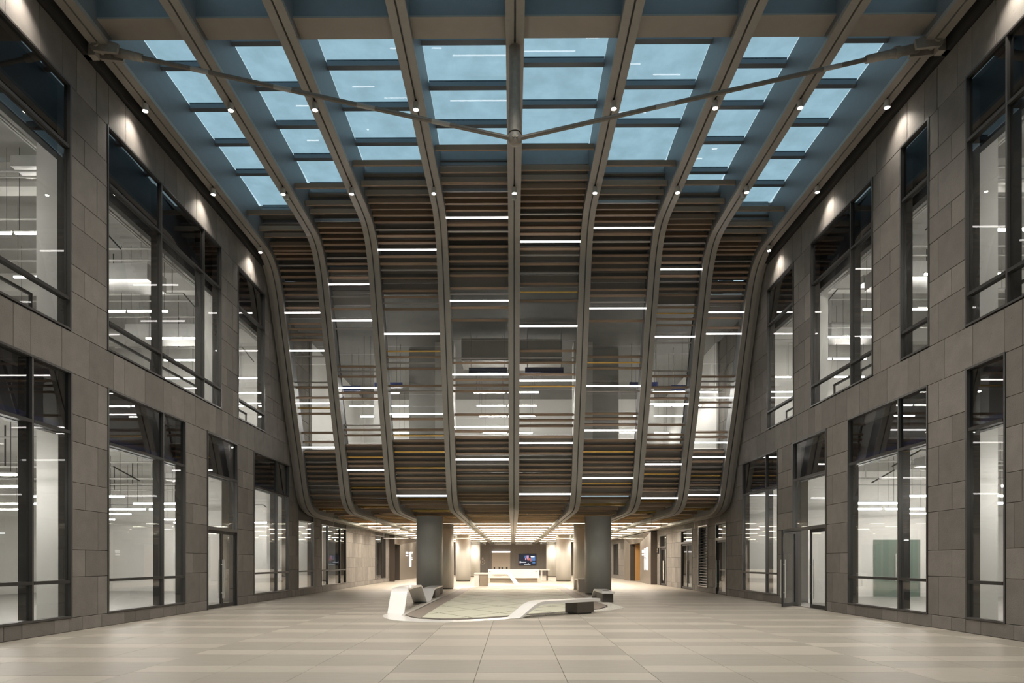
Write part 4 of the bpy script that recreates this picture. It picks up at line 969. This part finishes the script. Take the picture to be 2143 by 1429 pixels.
MB().cyl((wx(1010),Yw-.04,wz(1175.5)),(wx(1010),Yw-.01,wz(1175.5)),.1,14).build('inner_dot', M['beige'], em)
# ------------------------------------------------------------------ metal portals
def portal(side):
    X = XL if side < 0 else XR; sd = 'left' if side < 0 else 'right'; ya_, yb_ = PORT[side]
    p = thing('metal_portal', (X, (ya_+yb_)/2, 0), 'splayed dark metal lift portal with lit white sign on the %s lobby wall' % sd, 'portal')
    xo = X-side*.42; xi = X-side*.22; zt = 3.58; zi = 2.98
    yi0, yi1 = (ya_+.7, ya_+3.7) if side < 0 else (ya_+5.0, yb_-1.6)
    O = [(xo, ya_, 0), (xo, ya_, zt), (xo, yb_, zt), (xo, yb_, 0)]; I = [(xi, yi0, 0), (xi, yi0, zi), (xi, yi1, zi), (xi, yi1, 0)]
    def pan(name, a, b, c, d, m=M['portal'], t=.03):
        e = Vector((side*t, 0, 0)); A = [Vector(v) for v in (a,b,c,d)]
        o = MB().hexa(A, [v+e for v in A]).build(name, m, p); fix_normals(o); return o
    pan('near_splay', O[0], O[1], I[1], I[0]); pan('far_splay', I[3], I[2], O[2], O[3]); pan('top_splay', O[1], O[2], I[2], I[1])
    boxo('near_return', xo, X-side*.002, ya_-.03, ya_-.001, 0, zt, M['portaldark'], p); boxo('far_return', xo, X-side*.002, yb_+.001, yb_+.03, 0, zt, M['portaldark'], p); boxo('top_return', xo, X-side*.002, ya_, yb_, zt+.001, zt+.03, M['portaldark'], p)
    boxo('recess_back', xi+side*1.2, xi+side*1.25, yi0-.3, yi1+.3, 0, zi+.1, M['portaldark'], p)
    boxo('recess_side', xi+side*.02, xi+side*1.2, yi1+.001, yi1+.05, 0, zi, M['portaldark'], p); boxo('recess_side', xi+side*.02, xi+side*1.2, yi0-.05, yi0-.001, 0, zi, M['portaldark'], p)
    boxo('recess_top', xi+side*.02, xi+side*1.2, yi0, yi1, zi+.001, zi+.05, M['portaldark'], p)
    if side > 0: boxo('wood_lining', xi+.42, xi+1.19, yi1-.05, yi1-.005, 0, zi-.02, M['orange'], p)
    # lit sign, lying on the visible splay
    a, b = (I[3], O[3]) if side < 0 else (O[0], I[0])
    if side > 0: a, b = I[0], O[0]
    a = Vector(a); b = Vector(b); u = (b-a).normalized(); L = (b-a).length
    nn = Vector((-side*abs(u.y), side*u.x*(1 if u.y > 0 else -1), 0)).normalized()
    g = MB()
    def sb(t0, t1, z0, z1):
        A = [a+u*L*t+nn*.012+Vector((0,0,z)) for t, z in ((t0,z0),(t1,z0),(t1,z1),(t0,z1))]; g.hexa(A, [v+nn*.03 for v in A])
    if side < 0:
        sb(.30,.325,2.25,2.44); sb(.335,.36,2.25,2.44); sb(.37,.40,2.25,2.44); sb(.29,.33,2.05,2.13); sb(.34,.40,2.05,2.13)
        sb(.50,.57,1.10,2.45); sb(.58,.68,2.42,2.46); sb(.60,.66,2.28,2.32); sb(.60,.635,1.92,1.96); sb(.60,.635,1.78,1.82)
    else:
        sb(.26,.31,2.32,2.42); sb(.32,.38,2.20,2.42); sb(.26,.30,2.2,2.29); sb(.26,.37,2.03,2.11)
        sb(.47,.54,1.88,2.52); sb(.47,.54,.98,1.78); sb(.66,.74,.98,2.58); sb(.62,.66,1.83,1.90)
    o = g.build('lit_sign', M['sign'], p); fix_normals(o)
portal(-1); portal(1)
bs = thing('black_sign', (XR-.02, Yat(1376.8, XR), 2.2), 'small black sign plate with pale marks right of the right metal portal', 'sign')
ya0, ya1 = Yat(1379.5, XR), Yat(1374, XR)
z_t = EYE+(HOR-1146.6)*45.9/F; z_b = EYE+(HOR-1158)*45.9/F
boxo('plate', XR-.04, XR-.005, ya0, ya1, z_b, z_t, M['black'], bs); yc = (ya0+ya1)/2
boxo('marks', XR-.045, XR-.041, yc-.12, yc+.06, z_b+.25, z_b+.32, M['beige'], bs); boxo('marks', XR-.045, XR-.041, yc-.05, yc+.12, z_b+.06, z_b+.18, M['beige'], bs)
